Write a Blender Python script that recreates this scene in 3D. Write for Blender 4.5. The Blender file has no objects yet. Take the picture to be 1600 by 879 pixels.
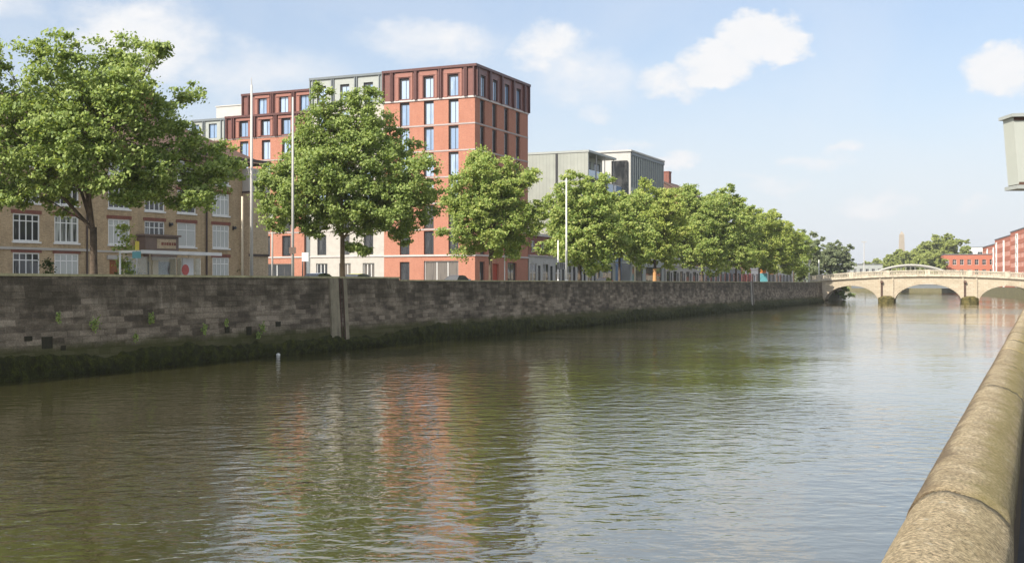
import bpy, bmesh, math, random
import numpy as np
from mathutils import Vector, Matrix
from mathutils.geometry import tessellate_polygon

S = bpy.context.scene
C = S.collection
R = math.radians

# ------------------------------------------------------------------ camera
EYE = 4.4                       # height of the lens above the water
FPX = 1800.0                    # focal length in pixels of a 1600 px wide frame
HORIZON = 442.0
cam = bpy.data.cameras.new('camera')
cam.sensor_width = 36.0
cam.lens = 36.0 * FPX / 1600.0
cam.shift_y = (HORIZON - 439.5) / 1600.0
cam.clip_start = 0.05
cam.clip_end = 20000
camo = bpy.data.objects.new('camera', cam)
camo.location = (0, 0, EYE)
camo.rotation_euler = (R(90), 0, 0)
C.objects.link(camo)
S.camera = camo

# ------------------------------------------------------------------ sky, sun, exposure
SUN_AZ, SUN_EL = 225.0, 40.0
S.view_settings.view_transform = 'Standard'
S.view_settings.look = 'None'
S.view_settings.exposure = 1.10
S.view_settings.gamma = 1.0
S.view_settings.use_curve_mapping = False
S.cycles.max_bounces = 6
S.cycles.transparent_max_bounces = 8
S.cycles.use_denoising = True

W = bpy.data.worlds.new('World')
S.world = W
W.use_nodes = True
wt = W.node_tree
wt.nodes.clear()


def wn(t, **kw):
    n = wt.nodes.new(t)
    for k, v in kw.items():
        setattr(n, k, v)
    return n


def wmath(op, a, b=None, c=None, clamp=False):
    n = wn('ShaderNodeMath', operation=op, use_clamp=clamp)
    for i, v in enumerate((a, b, c)):
        if v is None:
            continue
        if isinstance(v, (int, float)):
            n.inputs[i].default_value = v
        else:
            wt.links.new(v, n.inputs[i])
    return n.outputs[0]


sky = wn('ShaderNodeTexSky', sky_type='NISHITA', sun_disc=False)
sky.sun_elevation = R(SUN_EL)
sky.sun_rotation = R(SUN_AZ)
sky.altitude = 0
sky.air_density = 1.0
sky.dust_density = 2.2
sky.ozone_density = 1.4
tc = wn('ShaderNodeTexCoord')
sep = wn('ShaderNodeSeparateXYZ')
wt.links.new(tc.outputs['Generated'], sep.inputs[0])


def wnoise(scale, detail, rough, dist=0.0, seedz=0.0):
    m = wn('ShaderNodeMapping')
    m.inputs['Location'].default_value = (seedz, seedz * 1.7, seedz * 0.3)
    m.inputs['Scale'].default_value = (1, 1, 1.6)
    wt.links.new(tc.outputs['Generated'], m.inputs[0])
    n = wn('ShaderNodeTexNoise')
    n.inputs['Scale'].default_value = scale
    n.inputs['Detail'].default_value = detail
    n.inputs['Roughness'].default_value = rough
    n.inputs['Distortion'].default_value = dist
    wt.links.new(m.outputs[0], n.inputs['Vector'])
    return n


n1 = wnoise(14, 8, 0.62)
sepn = wn('ShaderNodeSeparateColor')
wt.links.new(n1.outputs['Color'], sepn.inputs[0])
WARP = 0.085
az0 = wmath('ARCTAN2', sep.outputs[0], sep.outputs[1])
el0 = wmath('ARCSINE', sep.outputs[2])
az = wmath('MULTIPLY_ADD', wmath('SUBTRACT', sepn.outputs[0], 0.5), WARP, az0)
el = wmath('MULTIPLY_ADD', wmath('SUBTRACT', sepn.outputs[1], 0.5), WARP * 0.75, el0)
# clouds seen in the sky, then unseen ones outside the view: (azimuth deg, elevation deg, half width deg, half height deg, density)
CLOUDS = [
    (12.3, 11.6, 2.3, 1.45, 1.15), (10.2, 10.7, 2.3, 1.15, 0.95), (8.2, 10.0, 2.4, 1.0, 0.7),
    (1.8, 11.4, 2.6, 1.4, 0.7), (3.6, 10.0, 4.2, 1.8, 0.5), (4.2, 8.2, 1.4, 0.7, 0.5),
    (23.0, 9.6, 2.2, 1.2, 1.0), (25.5, 9.0, 2.6, 0.9, 0.75),
    (-18.0, 11.4, 4.8, 2.6, 0.75), (-12.5, 10.2, 5.5, 2.0, 0.45), (-24.5, 13.0, 3.2, 1.4, 0.5), (-4.0, 11.8, 5.0, 1.2, 0.5),
    (7.6, 5.7, 2.3, 0.7, 0.75), (14.2, 5.7, 2.6, 0.6, 0.5), (16.0, 6.4, 1.8, 0.5, 0.5),
    (17.6, 3.9, 2.2, 0.6, 0.55), (22.2, 3.6, 1.2, 0.5, 0.45), (12.5, 4.6, 2.5, 0.5, 0.4), (6.0, 6.9, 2.0, 0.4, 0.4),
    (-60, 20, 16, 6, 0.9), (60, 22, 18, 7, 0.9), (130, 24, 25, 8, 0.9), (-130, 18, 22, 7, 0.8), (175, 20, 20, 6, 0.9),
    (20, 30, 14, 4, 0.7), (-25, 34, 14, 5, 0.7), (8, 23.5, 42, 8.2, 1.1), (-40, 23, 20, 6, 0.9), (55, 38, 30, 8, 1.0), (200, 48, 60, 16, 1.1), (90, 45, 45, 14, 1.1), (-95, 42, 40, 13, 1.1), (0, 62, 80, 14, 1.1), (120, 75, 90, 10, 1.1),  # unseen high clouds, the large ones added to lift ambient light and whiten water
]
acc = None
for a, e, ra, re, d in CLOUDS:
    da = wmath('DIVIDE', wmath('SUBTRACT', az, R(a)), R(ra))
    de = wmath('DIVIDE', wmath('SUBTRACT', el, R(e)), R(re))
    r2 = wmath('ADD', wmath('MULTIPLY', da, da), wmath('MULTIPLY', de, de))
    v = wmath('MULTIPLY', wmath('SUBTRACT', 1.0, r2, clamp=True), d)
    acc = v if acc is None else wmath('MAXIMUM', acc, v)
n2 = wnoise(30, 6, 0.6, 0.3, 3.1)
dens = wmath('MULTIPLY', acc, wmath('MULTIPLY_ADD', n2.outputs['Fac'], 1.3, 0.35))
mr = wn('ShaderNodeMapRange', interpolation_type='SMOOTHSTEP')
mr.inputs['From Min'].default_value = 0.06
mr.inputs['From Max'].default_value = 0.78
mr.inputs['To Max'].default_value = 0.92
wt.links.new(dens, mr.inputs['Value'])
# thin veil of high cloud
n3 = wnoise(5, 5, 0.55, 0.6, 7.7)
mv = wn('ShaderNodeMapRange', interpolation_type='SMOOTHSTEP')
mv.inputs['From Min'].default_value = 0.25
mv.inputs['From Max'].default_value = 0.75
mv.inputs['To Max'].default_value = 0.28
wt.links.new(n3.outputs['Fac'], mv.inputs['Value'])
cov = wmath('ADD', mr.outputs[0], mv.outputs[0], clamp=True)
mixc = wn('ShaderNodeMix', data_type='RGBA')
wt.links.new(cov, mixc.inputs['Factor'])
haze_mix = wn('ShaderNodeMix', data_type='RGBA')
tint = wn('ShaderNodeMix', data_type='RGBA', blend_type='MULTIPLY')
tint.inputs['Factor'].default_value = 1.0
wt.links.new(sky.outputs[0], tint.inputs[6])
tint.inputs[7].default_value = (0.82, 0.87, 0.93, 1)
hz = wn('ShaderNodeMapRange', interpolation_type='SMOOTHSTEP')
hz.inputs['From Min'].default_value = R(0.0)
hz.inputs['From Max'].default_value = R(13.0)
hz.inputs['To Min'].default_value = 0.88
hz.inputs['To Max'].default_value = 0.25
wt.links.new(el0, hz.inputs['Value'])
wt.links.new(hz.outputs[0], haze_mix.inputs['Factor'])
wt.links.new(tint.outputs[2], haze_mix.inputs[6])
haze_mix.inputs[7].default_value = (4.35, 4.62, 4.95, 1)
wt.links.new(haze_mix.outputs[2], mixc.inputs[6])
shade = wn('ShaderNodeMix', data_type='RGBA')
wt.links.new(wmath('MULTIPLY', mr.outputs[0], n2.outputs['Fac']), shade.inputs['Factor'])
shade.inputs[6].default_value = (4.5, 4.6, 4.75, 1)
shade.inputs[7].default_value = (5.1, 5.05, 5.05, 1)
wt.links.new(shade.outputs[2], mixc.inputs[7])
bg = wn('ShaderNodeBackground')
bg.inputs['Strength'].default_value = 0.093
wt.links.new(mixc.outputs[2], bg.inputs['Color'])
wo = wn('ShaderNodeOutputWorld')
wt.links.new(bg.outputs[0], wo.inputs['Surface'])

sun = bpy.data.lights.new('sun', 'SUN')
sun.energy = 3.1
sun.angle = R(0.53)
sun.color = (1.0, 0.93, 0.82)
suno = bpy.data.objects.new('sun', sun)
sd = Vector((math.sin(R(SUN_AZ)) * math.cos(R(SUN_EL)), math.cos(R(SUN_AZ)) * math.cos(R(SUN_EL)), math.sin(R(SUN_EL))))
suno.rotation_euler = (-sd).to_track_quat('-Z', 'Y').to_euler()
suno.location = sd * 300
C.objects.link(suno)


# ------------------------------------------------------------------ object helpers
def link(name, me, mats=None, parent=None, loc=None, rotz=None):
    o = bpy.data.objects.new(name, me)
    C.objects.link(o)
    if parent is not None:
        o.parent = parent
    if loc is not None:
        o.location = loc
    if rotz is not None:
        o.rotation_euler = (0, 0, rotz)
    return o


def tag(o, label=None, cat=None, group=None, kind=None):
    if label: o['label'] = label
    if cat: o['category'] = cat
    if group: o['group'] = group
    if kind: o['kind'] = kind
    return o


def root(name, label, cat, loc=(0, 0, 0), rotz=0.0, group=None):
    o = bpy.data.objects.new(name, None)
    o.empty_display_size = 0.3
    C.objects.link(o)
    o.location = loc
    o.rotation_euler = (0, 0, rotz)
    return tag(o, label, cat, group)


def copy_tree(o, parent=None):
    c = o.copy()
    C.objects.link(c)
    if parent is not None:
        c.parent = parent
    for ch in list(o.children):
        copy_tree(ch, c)
    return c


class MB:
    def __init__(s):
        s.v, s.f, s.m = [], [], []

    def face(s, pts, m=0):
        b = len(s.v)
        s.v += [tuple(p) for p in pts]
        s.f.append(tuple(range(b, b + len(pts))))
        s.m.append(m)

    def box(s, x0, x1, y0, y1, z0, z1, m=0):
        s.hexa([(x0, y0, z0), (x1, y0, z0), (x1, y1, z0), (x0, y1, z0), (x0, y0, z1), (x1, y0, z1), (x1, y1, z1), (x0, y1, z1)], m)

    def hexa(s, p, m=0):
        b = len(s.v)
        s.v += [tuple(q) for q in p]
        for q in ((0, 3, 2, 1), (4, 5, 6, 7), (0, 1, 5, 4), (1, 2, 6, 5), (2, 3, 7, 6), (3, 0, 4, 7)):
            s.f.append(tuple(b + i for i in q))
            s.m.append(m)

    def rbox(s, p0, rot, x0, x1, y0, y1, z0, z1, m=0):
        c, n = math.cos(rot), math.sin(rot)
        T = lambda x, y, z: (p0[0] + x * c - y * n, p0[1] + x * n + y * c, z)
        s.hexa([T(x0, y0, z0), T(x1, y0, z0), T(x1, y1, z0), T(x0, y1, z0), T(x0, y0, z1), T(x1, y0, z1), T(x1, y1, z1), T(x0, y1, z1)], m)

    def tube(s, pts, rad, n=8, m=0, cap=True):
        pts = [Vector(p) for p in pts]
        rings = []
        for i, p in enumerate(pts):
            d = (pts[min(i + 1, len(pts) - 1)] - pts[max(i - 1, 0)])
            if d.length < 1e-6: d = Vector((0, 0, 1))
            d.normalize()
            u = d.orthogonal().normalized() if i == 0 else (rings[-1][1] - d * rings[-1][1].dot(d)).normalized()
            w = d.cross(u)
            r = rad[i] if hasattr(rad, '__len__') else rad
            b = len(s.v)
            for k in range(n):
                a = 2 * math.pi * k / n
                s.v.append(tuple(p + (u * math.cos(a) + w * math.sin(a)) * r))
            rings.append((b, u))
        for (b0, _), (b1, _) in zip(rings, rings[1:]):
            for k in range(n):
                k2 = (k + 1) % n
                s.f.append((b0 + k, b0 + k2, b1 + k2, b1 + k))
                s.m.append(m)
        if cap:
            s.f.append(tuple(rings[0][0] + k for k in reversed(range(n)))); s.m.append(m)
            s.f.append(tuple(rings[-1][0] + k for k in range(n))); s.m.append(m)

    def prism(s, prof, y0, y1, m=0):
        """profile of (x, z) points extruded along y"""
        n = len(prof)
        b = len(s.v)
        s.v += [(x, y0, z) for x, z in prof] + [(x, y1, z) for x, z in prof]
        for i in range(n):
            j = (i + 1) % n
            s.f.append((b + i, b + j, b + n + j, b + n + i)); s.m.append(m)
        s.f.append(tuple(b + i for i in reversed(range(n)))); s.m.append(m)
        s.f.append(tuple(b + n + i for i in range(n))); s.m.append(m)

    def mesh(s, name, mats, smooth=False):
        me = bpy.data.meshes.new(name)
        me.from_pydata(s.v, [], s.f)
        for mt in (mats if isinstance(mats, (list, tuple)) else [mats]):
            me.materials.append(mt)
        me.polygons.foreach_set('material_index', s.m)
        if smooth:
            me.polygons.foreach_set('use_smooth', [True] * len(s.f))
        me.update()
        return me

    def build(s, name, mats, parent=None, loc=None, rotz=None, smooth=False):
        return link(name, s.mesh(name, mats, smooth), None, parent, loc, rotz)


# ------------------------------------------------------------------ materials
class NT:
    def __init__(s, name):
        s.mat = bpy.data.materials.new(name)
        s.mat.use_nodes = True
        s.t = s.mat.node_tree
        s.b = s.t.nodes['Principled BSDF']
        s.out = s.t.nodes['Material Output']
        s.tc = s.n('ShaderNodeTexCoord')
        s.obj = s.tc.outputs['Object']

    def n(s, t, **kw):
        n = s.t.nodes.new(t)
        for k, v in kw.items():
            setattr(n, k, v)
        return n

    def set(s, sock, v):
        if isinstance(v, bpy.types.NodeSocket):
            s.t.links.new(v, sock)
        elif isinstance(v, tuple) and len(v) == 3 and sock.type == 'RGBA':
            sock.default_value = (*v, 1)
        else:
            sock.default_value = v

    def map(s, scale=(1, 1, 1), loc=(0, 0, 0), vec=None):
        m = s.n('ShaderNodeMapping')
        s.set(m.inputs[0], vec or s.obj)
        m.inputs['Scale'].default_value = scale
        m.inputs['Location'].default_value = loc
        return m.outputs[0]

    def noise(s, scale, detail=4, rough=0.55, vec=None, out='Fac', dist=0.0):
        n = s.n('ShaderNodeTexNoise')
        n.inputs['Scale'].default_value = scale
        n.inputs['Detail'].default_value = detail
        n.inputs['Roughness'].default_value = rough
        n.inputs['Distortion'].default_value = dist
        s.set(n.inputs['Vector'], vec or s.obj)
        return n.outputs[out]

    def ramp(s, fac, stops):
        r = s.n('ShaderNodeValToRGB')
        s.set(r.inputs[0], fac)
        e = r.color_ramp.elements
        while len(e) < len(stops): e.new(0.5)
        for el, (p, c) in zip(e, stops):
            el.position = p
            el.color = (*c, 1) if len(c) == 3 else c
        return r.outputs[0]

    def rng(s, v, a, b, c=0.0, d=1.0):
        m = s.n('ShaderNodeMapRange', interpolation_type='SMOOTHSTEP')
        s.set(m.inputs['Value'], v)
        for k, x in (('From Min', a), ('From Max', b), ('To Min', c), ('To Max', d)):
            m.inputs[k].default_value = x
        return m.outputs[0]

    def math(s, op, a, b=None, clamp=False):
        n = s.n('ShaderNodeMath', operation=op, use_clamp=clamp)
        s.set(n.inputs[0], a)
        if b is not None: s.set(n.inputs[1], b)
        return n.outputs[0]

    def mix(s, f, a, b, blend='MIX'):
        m = s.n('ShaderNodeMix', data_type='RGBA', blend_type=blend)
        s.set(m.inputs['Factor'], f)
        s.set(m.inputs[6], a)
        s.set(m.inputs[7], b)
        return m.outputs[2]

    def bump(s, h, strength=0.4, dist=0.02):
        b = s.n('ShaderNodeBump')
        s.set(b.inputs['Height'], h)
        b.inputs['Strength'].default_value = strength
        b.inputs['Distance'].default_value = dist
        s.t.links.new(b.outputs[0], s.b.inputs['Normal'])
        return b

    def wallvec(s):
        """(x+y, z) of the building's own axes, so courses run round its corners"""
        sp = s.n('ShaderNodeSeparateXYZ')
        s.set(sp.inputs[0], s.obj)
        cb = s.n('ShaderNodeCombineXYZ')
        s.set(cb.inputs[0], s.math('ADD', sp.outputs[0], sp.outputs[1]))
        s.set(cb.inputs[1], sp.outputs[2])
        return cb.outputs[0], sp

    def done(s, col=None, rough=0.7, spec=0.4, metal=0.0):
        if col is not None: s.set(s.b.inputs['Base Color'], col)
        s.set(s.b.inputs['Roughness'], rough)
        s.set(s.b.inputs['Specular IOR Level'], spec)
        s.set(s.b.inputs['Metallic'], metal)
        return s.mat


def plain(name, c, rough=0.6, spec=0.4, metal=0.0, var=0.18, scale=1.5, bump=0.0):
    t = NT(name)
    f = t.noise(scale, 5, 0.6)
    f2 = t.noise(scale * 7, 3, 0.6)
    d = tuple(x * (1 - var) for x in c)
    l = tuple(min(1, x * (1 + var)) for x in c)
    col = t.ramp(t.math('ADD', t.math('MULTIPLY', f, 0.65), t.math('MULTIPLY', f2, 0.35)), [(0.35, d), (0.65, l)])
    if bump: t.bump(f2, bump, 0.01)
    return t.done(col, rough, spec, metal)


def brick(name, c1, c2, mortar, bw=0.225, bh=0.075, dirt=0.35, msize=0.008, stain=(0.05, 0.045, 0.04)):
    t = NT(name)
    v, sp = t.wallvec()
    b = t.n('ShaderNodeTexBrick')
    t.set(b.inputs['Vector'], v)
    t.set(b.inputs['Color1'], c1); t.set(b.inputs['Color2'], c2); t.set(b.inputs['Mortar'], mortar)
    b.inputs['Scale'].default_value = 1.0
    b.inputs['Mortar Size'].default_value = msize
    b.inputs['Brick Width'].default_value = bw
    b.inputs['Row Height'].default_value = bh
    b.inputs['Bias'].default_value = -0.1
    n = t.noise(0.35, 6, 0.65)
    n2 = t.noise(1.0, 4, 0.6, t.map((3, 3, 0.35)))
    col = t.mix(t.math('MULTIPLY', t.rng(t.math('ADD', t.math('MULTIPLY', n, 0.5), t.math('MULTIPLY', n2, 0.5)), 0.42, 0.7), dirt), b.outputs['Color'], stain)
    fine = t.noise(9, 3, 0.7)
    col = t.mix(0.3, col, t.ramp(fine, [(0.3, (0.25, 0.25, 0.25)), (0.7, (0.95, 0.95, 0.95))]), 'OVERLAY')
    t.bump(b.outputs['Fac'], -0.25, 0.008)
    return t.done(col, 0.85, 0.25)


def glass(name, base, var=None, rough=0.04, refl=2.0):
    t = NT(name)
    oi = t.n('ShaderNodeObjectInfo')
    col = base
    if var is not None:
        # what hangs behind the panes: blinds and rooms that differ from window to window
        f = t.noise(1.0, 2, 0.5, t.map((6, 1, 0.4)))
        sel = t.math('ADD', oi.outputs['Random'], t.math('MULTIPLY', t.math('SUBTRACT', f, 0.5), 0.9))
        col = t.mix(t.rng(sel, 0.35, 0.6), base, var)
    t.set(t.b.inputs['IOR'], refl)
    bn = t.noise(0.7, 2, 0.5)
    t.bump(bn, 0.06, 0.05)
    return t.done(col, rough, 0.5)


M = {}
M['brown_brick'] = brick('brown_brick', (0.48, 0.345, 0.20), (0.37, 0.255, 0.14), (0.43, 0.36, 0.26), dirt=0.35)
M['tan_brick'] = brick('tan_brick', (0.50, 0.385, 0.25), (0.40, 0.30, 0.19), (0.44, 0.37, 0.28), dirt=0.25)
M['red_brick'] = brick('red_brick', (0.42, 0.168, 0.108), (0.35, 0.132, 0.083), (0.42, 0.26, 0.195), dirt=0.4, stain=(0.27, 0.11, 0.075))
M['dark_red_brick'] = brick('dark_red_brick', (0.26, 0.09, 0.065), (0.20, 0.07, 0.05), (0.25, 0.16, 0.13), dirt=0.3)
M['far_red_brick'] = brick('far_red_brick', (0.46, 0.145, 0.085), (0.40, 0.12, 0.07), (0.4, 0.2, 0.14), dirt=0.15, stain=(0.25, 0.1, 0.07))
M['lintel_brick'] = brick('lintel_brick', (0.24, 0.085, 0.055), (0.19, 0.065, 0.045), (0.2, 0.12, 0.1), bw=0.075, bh=0.22, dirt=0.2)
M['maroon_metal'] = plain('maroon_metal', (0.175, 0.070, 0.056), 0.42, 0.5, var=0.1)
M['maroon_dark'] = plain('maroon_dark', (0.10, 0.036, 0.030), 0.45, 0.5, var=0.1)
M['rose_panel'] = plain('rose_panel', (0.30, 0.130, 0.098), 0.5, 0.4, var=0.07)
M['grey_metal'] = plain('grey_metal', (0.36, 0.38, 0.355), 0.5, 0.4, var=0.08)
M['grey_dark'] = plain('grey_dark', (0.16, 0.18, 0.19), 0.5, 0.4, var=0.1)
M['pale_render'] = plain('pale_render', (0.50, 0.485, 0.45), 0.85, 0.2, var=0.08)
M['white_stone'] = plain('white_stone', (0.46, 0.43, 0.385), 0.8, 0.25, var=0.1)
M['string_stone'] = plain('string_stone', (0.55, 0.50, 0.48), 0.75, 0.3, var=0.1)
M['grey_band'] = plain('grey_band', (0.40, 0.35, 0.335), 0.75, 0.3, var=0.1)
M['dark_frame'] = plain('dark_frame', (0.035, 0.036, 0.04), 0.45, 0.5, var=0.1)
M['white_paint'] = plain('white_paint', (0.78, 0.77, 0.74), 0.4, 0.5, var=0.06)
M['glass_sky'] = glass('glass_sky', (0.20, 0.30, 0.46), (0.36, 0.46, 0.60), refl=2.2)  # blue of pale blinds, with the reflected sky painted into the base colour
M['glass_dark'] = glass('glass_dark', (0.022, 0.024, 0.027), (0.07, 0.07, 0.07), refl=1.7)
M['glass_curtain'] = glass('glass_curtain', (0.05, 0.05, 0.05), (0.44, 0.45, 0.42), refl=1.55)
M['glass_shop'] = glass('glass_shop', (0.03, 0.032, 0.034), (0.16, 0.14, 0.12), refl=1.6)
M['roof_tile'] = brick('roof_tile', (0.17, 0.105, 0.08), (0.125, 0.08, 0.062), (0.07, 0.05, 0.04), 0.3, 0.22, dirt=0.4)
M['slate'] = plain('slate', (0.10, 0.105, 0.115), 0.6, 0.4, var=0.2)
M['gutter'] = plain('gutter', (0.07, 0.05, 0.045), 0.5, 0.4)
M['wood_door'] = plain('wood_door', (0.26, 0.095, 0.03), 0.5, 0.4)
M['red_door'] = plain('red_door', (0.36, 0.05, 0.025), 0.5, 0.4)
M['bark'] = plain('bark', (0.095, 0.072, 0.052), 0.9, 0.2, var=0.45, scale=4, bump=0.6)
M['pale_bark'] = plain('pale_bark', (0.20, 0.145, 0.09), 0.9, 0.2, var=0.35, scale=4, bump=0.5)
M['asphalt'] = plain('asphalt', (0.055, 0.055, 0.057), 0.9, 0.3, var=0.25, scale=0.8, bump=0.4)
M['paving'] = brick('paving', (0.30, 0.29, 0.27), (0.25, 0.24, 0.225), (0.14, 0.13, 0.12), 0.9, 0.6, dirt=0.3)
M['earth'] = plain('earth', (0.14, 0.13, 0.09), 0.95, 0.2, var=0.3, scale=0.1)
M['steel'] = plain('steel', (0.52, 0.50, 0.47), 0.5, 0.5, 0.0, var=0.08)
M['cream_paint'] = plain('cream_paint', (0.66, 0.57, 0.42), 0.5, 0.4, var=0.08)
M['black_paint'] = plain('black_paint', (0.02, 0.02, 0.022), 0.4, 0.5)
M['teal_paint'] = plain('teal_paint', (0.12, 0.36, 0.40), 0.4, 0.5)
M['yellow_paint'] = plain('yellow_paint', (0.75, 0.62, 0.08), 0.4, 0.5)
M['red_paint'] = plain('red_paint', (0.58, 0.10, 0.08), 0.4, 0.5)
M['orange_paint'] = plain('orange_paint', (0.80, 0.26, 0.07), 0.4, 0.5)
M['blue_paint'] = plain('blue_paint', (0.12, 0.22, 0.46), 0.4, 0.5)
M['brown_paint'] = plain('brown_paint', (0.17, 0.12, 0.095), 0.5, 0.4)
M['rubber'] = plain('rubber', (0.015, 0.015, 0.016), 0.8, 0.3)
M['rust_and_shade'] = plain('rust_and_shade', (0.10, 0.06, 0.045), 0.8, 0.3, var=0.4, scale=3)
M['flap'] = plain('flap', (0.034, 0.031, 0.018), 0.9, 0.2, var=0.4, scale=4, bump=.5)
M['granite_far'] = plain('granite_far', (0.40, 0.34, 0.26), 0.85, 0.2, var=0.1, scale=0.15)


def zinc():
    t = NT('zinc_cladding')
    v, sp = t.wallvec()
    b = t.n('ShaderNodeTexBrick')
    t.set(b.inputs['Vector'], v)
    t.set(b.inputs['Color1'], (0.35, 0.365, 0.32)); t.set(b.inputs['Color2'], (0.32, 0.335, 0.295)); t.set(b.inputs['Mortar'], (0.26, 0.275, 0.245))
    b.inputs['Scale'].default_value = 1
    b.inputs['Brick Width'].default_value = 0.6
    b.inputs['Row Height'].default_value = 30
    b.inputs['Mortar Size'].default_value = 0.03
    b.offset = 0
    n = t.noise(0.3, 5, 0.6)
    col = t.mix(0.25, b.outputs['Color'], t.ramp(n, [(0.3, (0.3, 0.3, 0.3)), (0.7, (0.75, 0.75, 0.75))]), 'OVERLAY')
    t.bump(b.outputs['Fac'], 0.4, 0.03)
    return t.done(col, 0.55, 0.4)


M['zinc'] = zinc()


def leaf(name, dark, mid, light, trans=0.36):
    t = NT(name)
    g = t.n('ShaderNodeNewGeometry')
    big = t.noise(0.9, 2, 0.5)
    r = t.math('ADD', t.math('MULTIPLY', g.outputs['Random Per Island'], 0.75), t.math('MULTIPLY', big, 0.35))
    col = t.ramp(r, [(0.12, dark), (0.5, mid), (0.95, light)])
    t.done(col, 0.55, 0.3)
    tr = t.n('ShaderNodeBsdfTranslucent')
    warm = t.mix(1.0, col, (1.25, 1.2, 0.55), 'MULTIPLY')
    t.set(tr.inputs['Color'], warm)
    mx = t.n('ShaderNodeMixShader')
    mx.inputs[0].default_value = trans
    t.t.links.new(t.b.outputs[0], mx.inputs[1])
    t.t.links.new(tr.outputs[0], mx.inputs[2])
    t.t.links.new(mx.outputs[0], t.out.inputs['Surface'])
    return t.mat


M['leaf_plane'] = leaf('leaf_plane', (0.123, 0.188, 0.049), (0.243, 0.328, 0.085), (0.419, 0.488, 0.172))
M['leaf_bright'] = leaf('leaf_bright', (0.139, 0.223, 0.053), (0.276, 0.365, 0.085), (0.458, 0.492, 0.161))
M['leaf_yellow'] = leaf('leaf_yellow', (0.166, 0.234, 0.053), (0.303, 0.384, 0.079), (0.472, 0.492, 0.146))
M['leaf_grey'] = leaf('leaf_grey', (0.114, 0.150, 0.080), (0.185, 0.225, 0.114), (0.286, 0.319, 0.182))
M['leaf_dark'] = leaf('leaf_dark', (0.020, 0.036, 0.008), (0.045, 0.075, 0.014), (0.09, 0.13, 0.03))
M['leaf_far'] = leaf('leaf_far', (0.153, 0.189, 0.053), (0.283, 0.330, 0.094), (0.425, 0.472, 0.153))


def quay_stone():
    """coursed, weathered limestone blocks; algae where the tide reaches"""
    t = NT('quay_stone')
    sp = t.n('ShaderNodeSeparateXYZ'); t.set(sp.inputs[0], t.obj)
    wv = t.n('ShaderNodeVectorMath', operation='ADD')
    nz = t.noise(0.9, 2, 0.5, out='Color')
    sc = t.n('ShaderNodeVectorMath', operation='SCALE'); t.set(sc.inputs[0], nz); sc.inputs['Scale'].default_value = 0.09
    cb = t.n('ShaderNodeCombineXYZ')
    t.set(cb.inputs[0], sp.outputs[0]); t.set(cb.inputs[1], sp.outputs[2])
    t.set(wv.inputs[0], cb.outputs[0]); t.set(wv.inputs[1], sc.outputs[0])
    b = t.n('ShaderNodeTexBrick')
    t.set(b.inputs['Vector'], wv.outputs[0])
    t.set(b.inputs['Color1'], (0.0, 0.0, 0.0)); t.set(b.inputs['Color2'], (1, 1, 1)); t.set(b.inputs['Mortar'], (0.42, 0.42, 0.42))
    b.inputs['Scale'].default_value = 1
    b.inputs['Brick Width'].default_value = 1.15
    b.inputs['Row Height'].default_value = 0.31
    b.inputs['Mortar Size'].default_value = 0.018
    b.squash = 0.7; b.squash_frequency = 3; b.offset_frequency = 2
    n1 = t.noise(0.55, 7, 0.68, t.map((0.5, 1, 1.25)))
    n2 = t.noise(1.0, 5, 0.65, t.map((0.6, 1, 3.0)))
    fac = t.math('ADD', t.math('MULTIPLY', b.outputs['Color'], 0.21), t.math('ADD', t.math('MULTIPLY', n1, 0.72), t.math('MULTIPLY', n2, 0.42)))
    col = t.ramp(fac, [(0.42, (0.046, 0.038, 0.026)), (0.58, (0.105, 0.085, 0.060)), (0.74, (0.235, 0.192, 0.138)), (0.92, (0.38, 0.32, 0.24))])
    # dark run-off streaks below the coping and soot at the top
    st = t.noise(1.0, 6, 0.7, t.map((0.7, 1, 0.22)))
    h = t.rng(sp.outputs[2], 2.1, 3.9)
    dk = t.math('MULTIPLY', t.rng(t.math('ADD', st, t.math('MULTIPLY', h, 0.26)), 0.55, 0.86), 0.7)
    col = t.mix(dk, col, (0.044, 0.037, 0.022))
    fn = t.noise(14, 4, 0.7)
    col = t.mix(0.55, col, t.ramp(fn, [(0.3, (0.2, 0.2, 0.2)), (0.7, (0.85, 0.85, 0.85))]), 'OVERLAY')
    # tidal algae
    an = t.noise(0.55, 6, 0.7)
    lvl = t.math('ADD', sp.outputs[2], t.math('MULTIPLY', t.math('SUBTRACT', an, 0.5), 1.1))
    al = t.rng(lvl, 1.75, 1.15)
    col = t.mix(t.math('MULTIPLY', al, 0.85), col, (0.060, 0.062, 0.016))
    hh = t.math('ADD', t.math('MULTIPLY', b.outputs['Fac'], -0.8), t.math('ADD', t.math('MULTIPLY', n2, 0.5), t.math('MULTIPLY', fn, 0.35)))
    t.bump(hh, 0.8, 0.05)
    return t.done(col, 0.9, 0.2)


M['quay_stone'] = quay_stone()


def moss():
    t = NT('river_moss')
    n = t.noise(2.2, 6, 0.7)
    n2 = t.noise(11, 4, 0.7)
    sp = t.n('ShaderNodeSeparateXYZ'); t.set(sp.inputs[0], t.obj)
    col = t.ramp(t.math('ADD', t.math('MULTIPLY', n, 0.7), t.math('MULTIPLY', n2, 0.4)), [(0.38, (0.012, 0.011, 0.003)), (0.56, (0.032, 0.036, 0.004)), (0.8, (0.105, 0.108, 0.010))])
    t.bump(t.math('ADD', n, n2), 1.0, 0.12)
    return t.done(col, 0.85, 0.25)


M['moss'] = moss()


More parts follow.
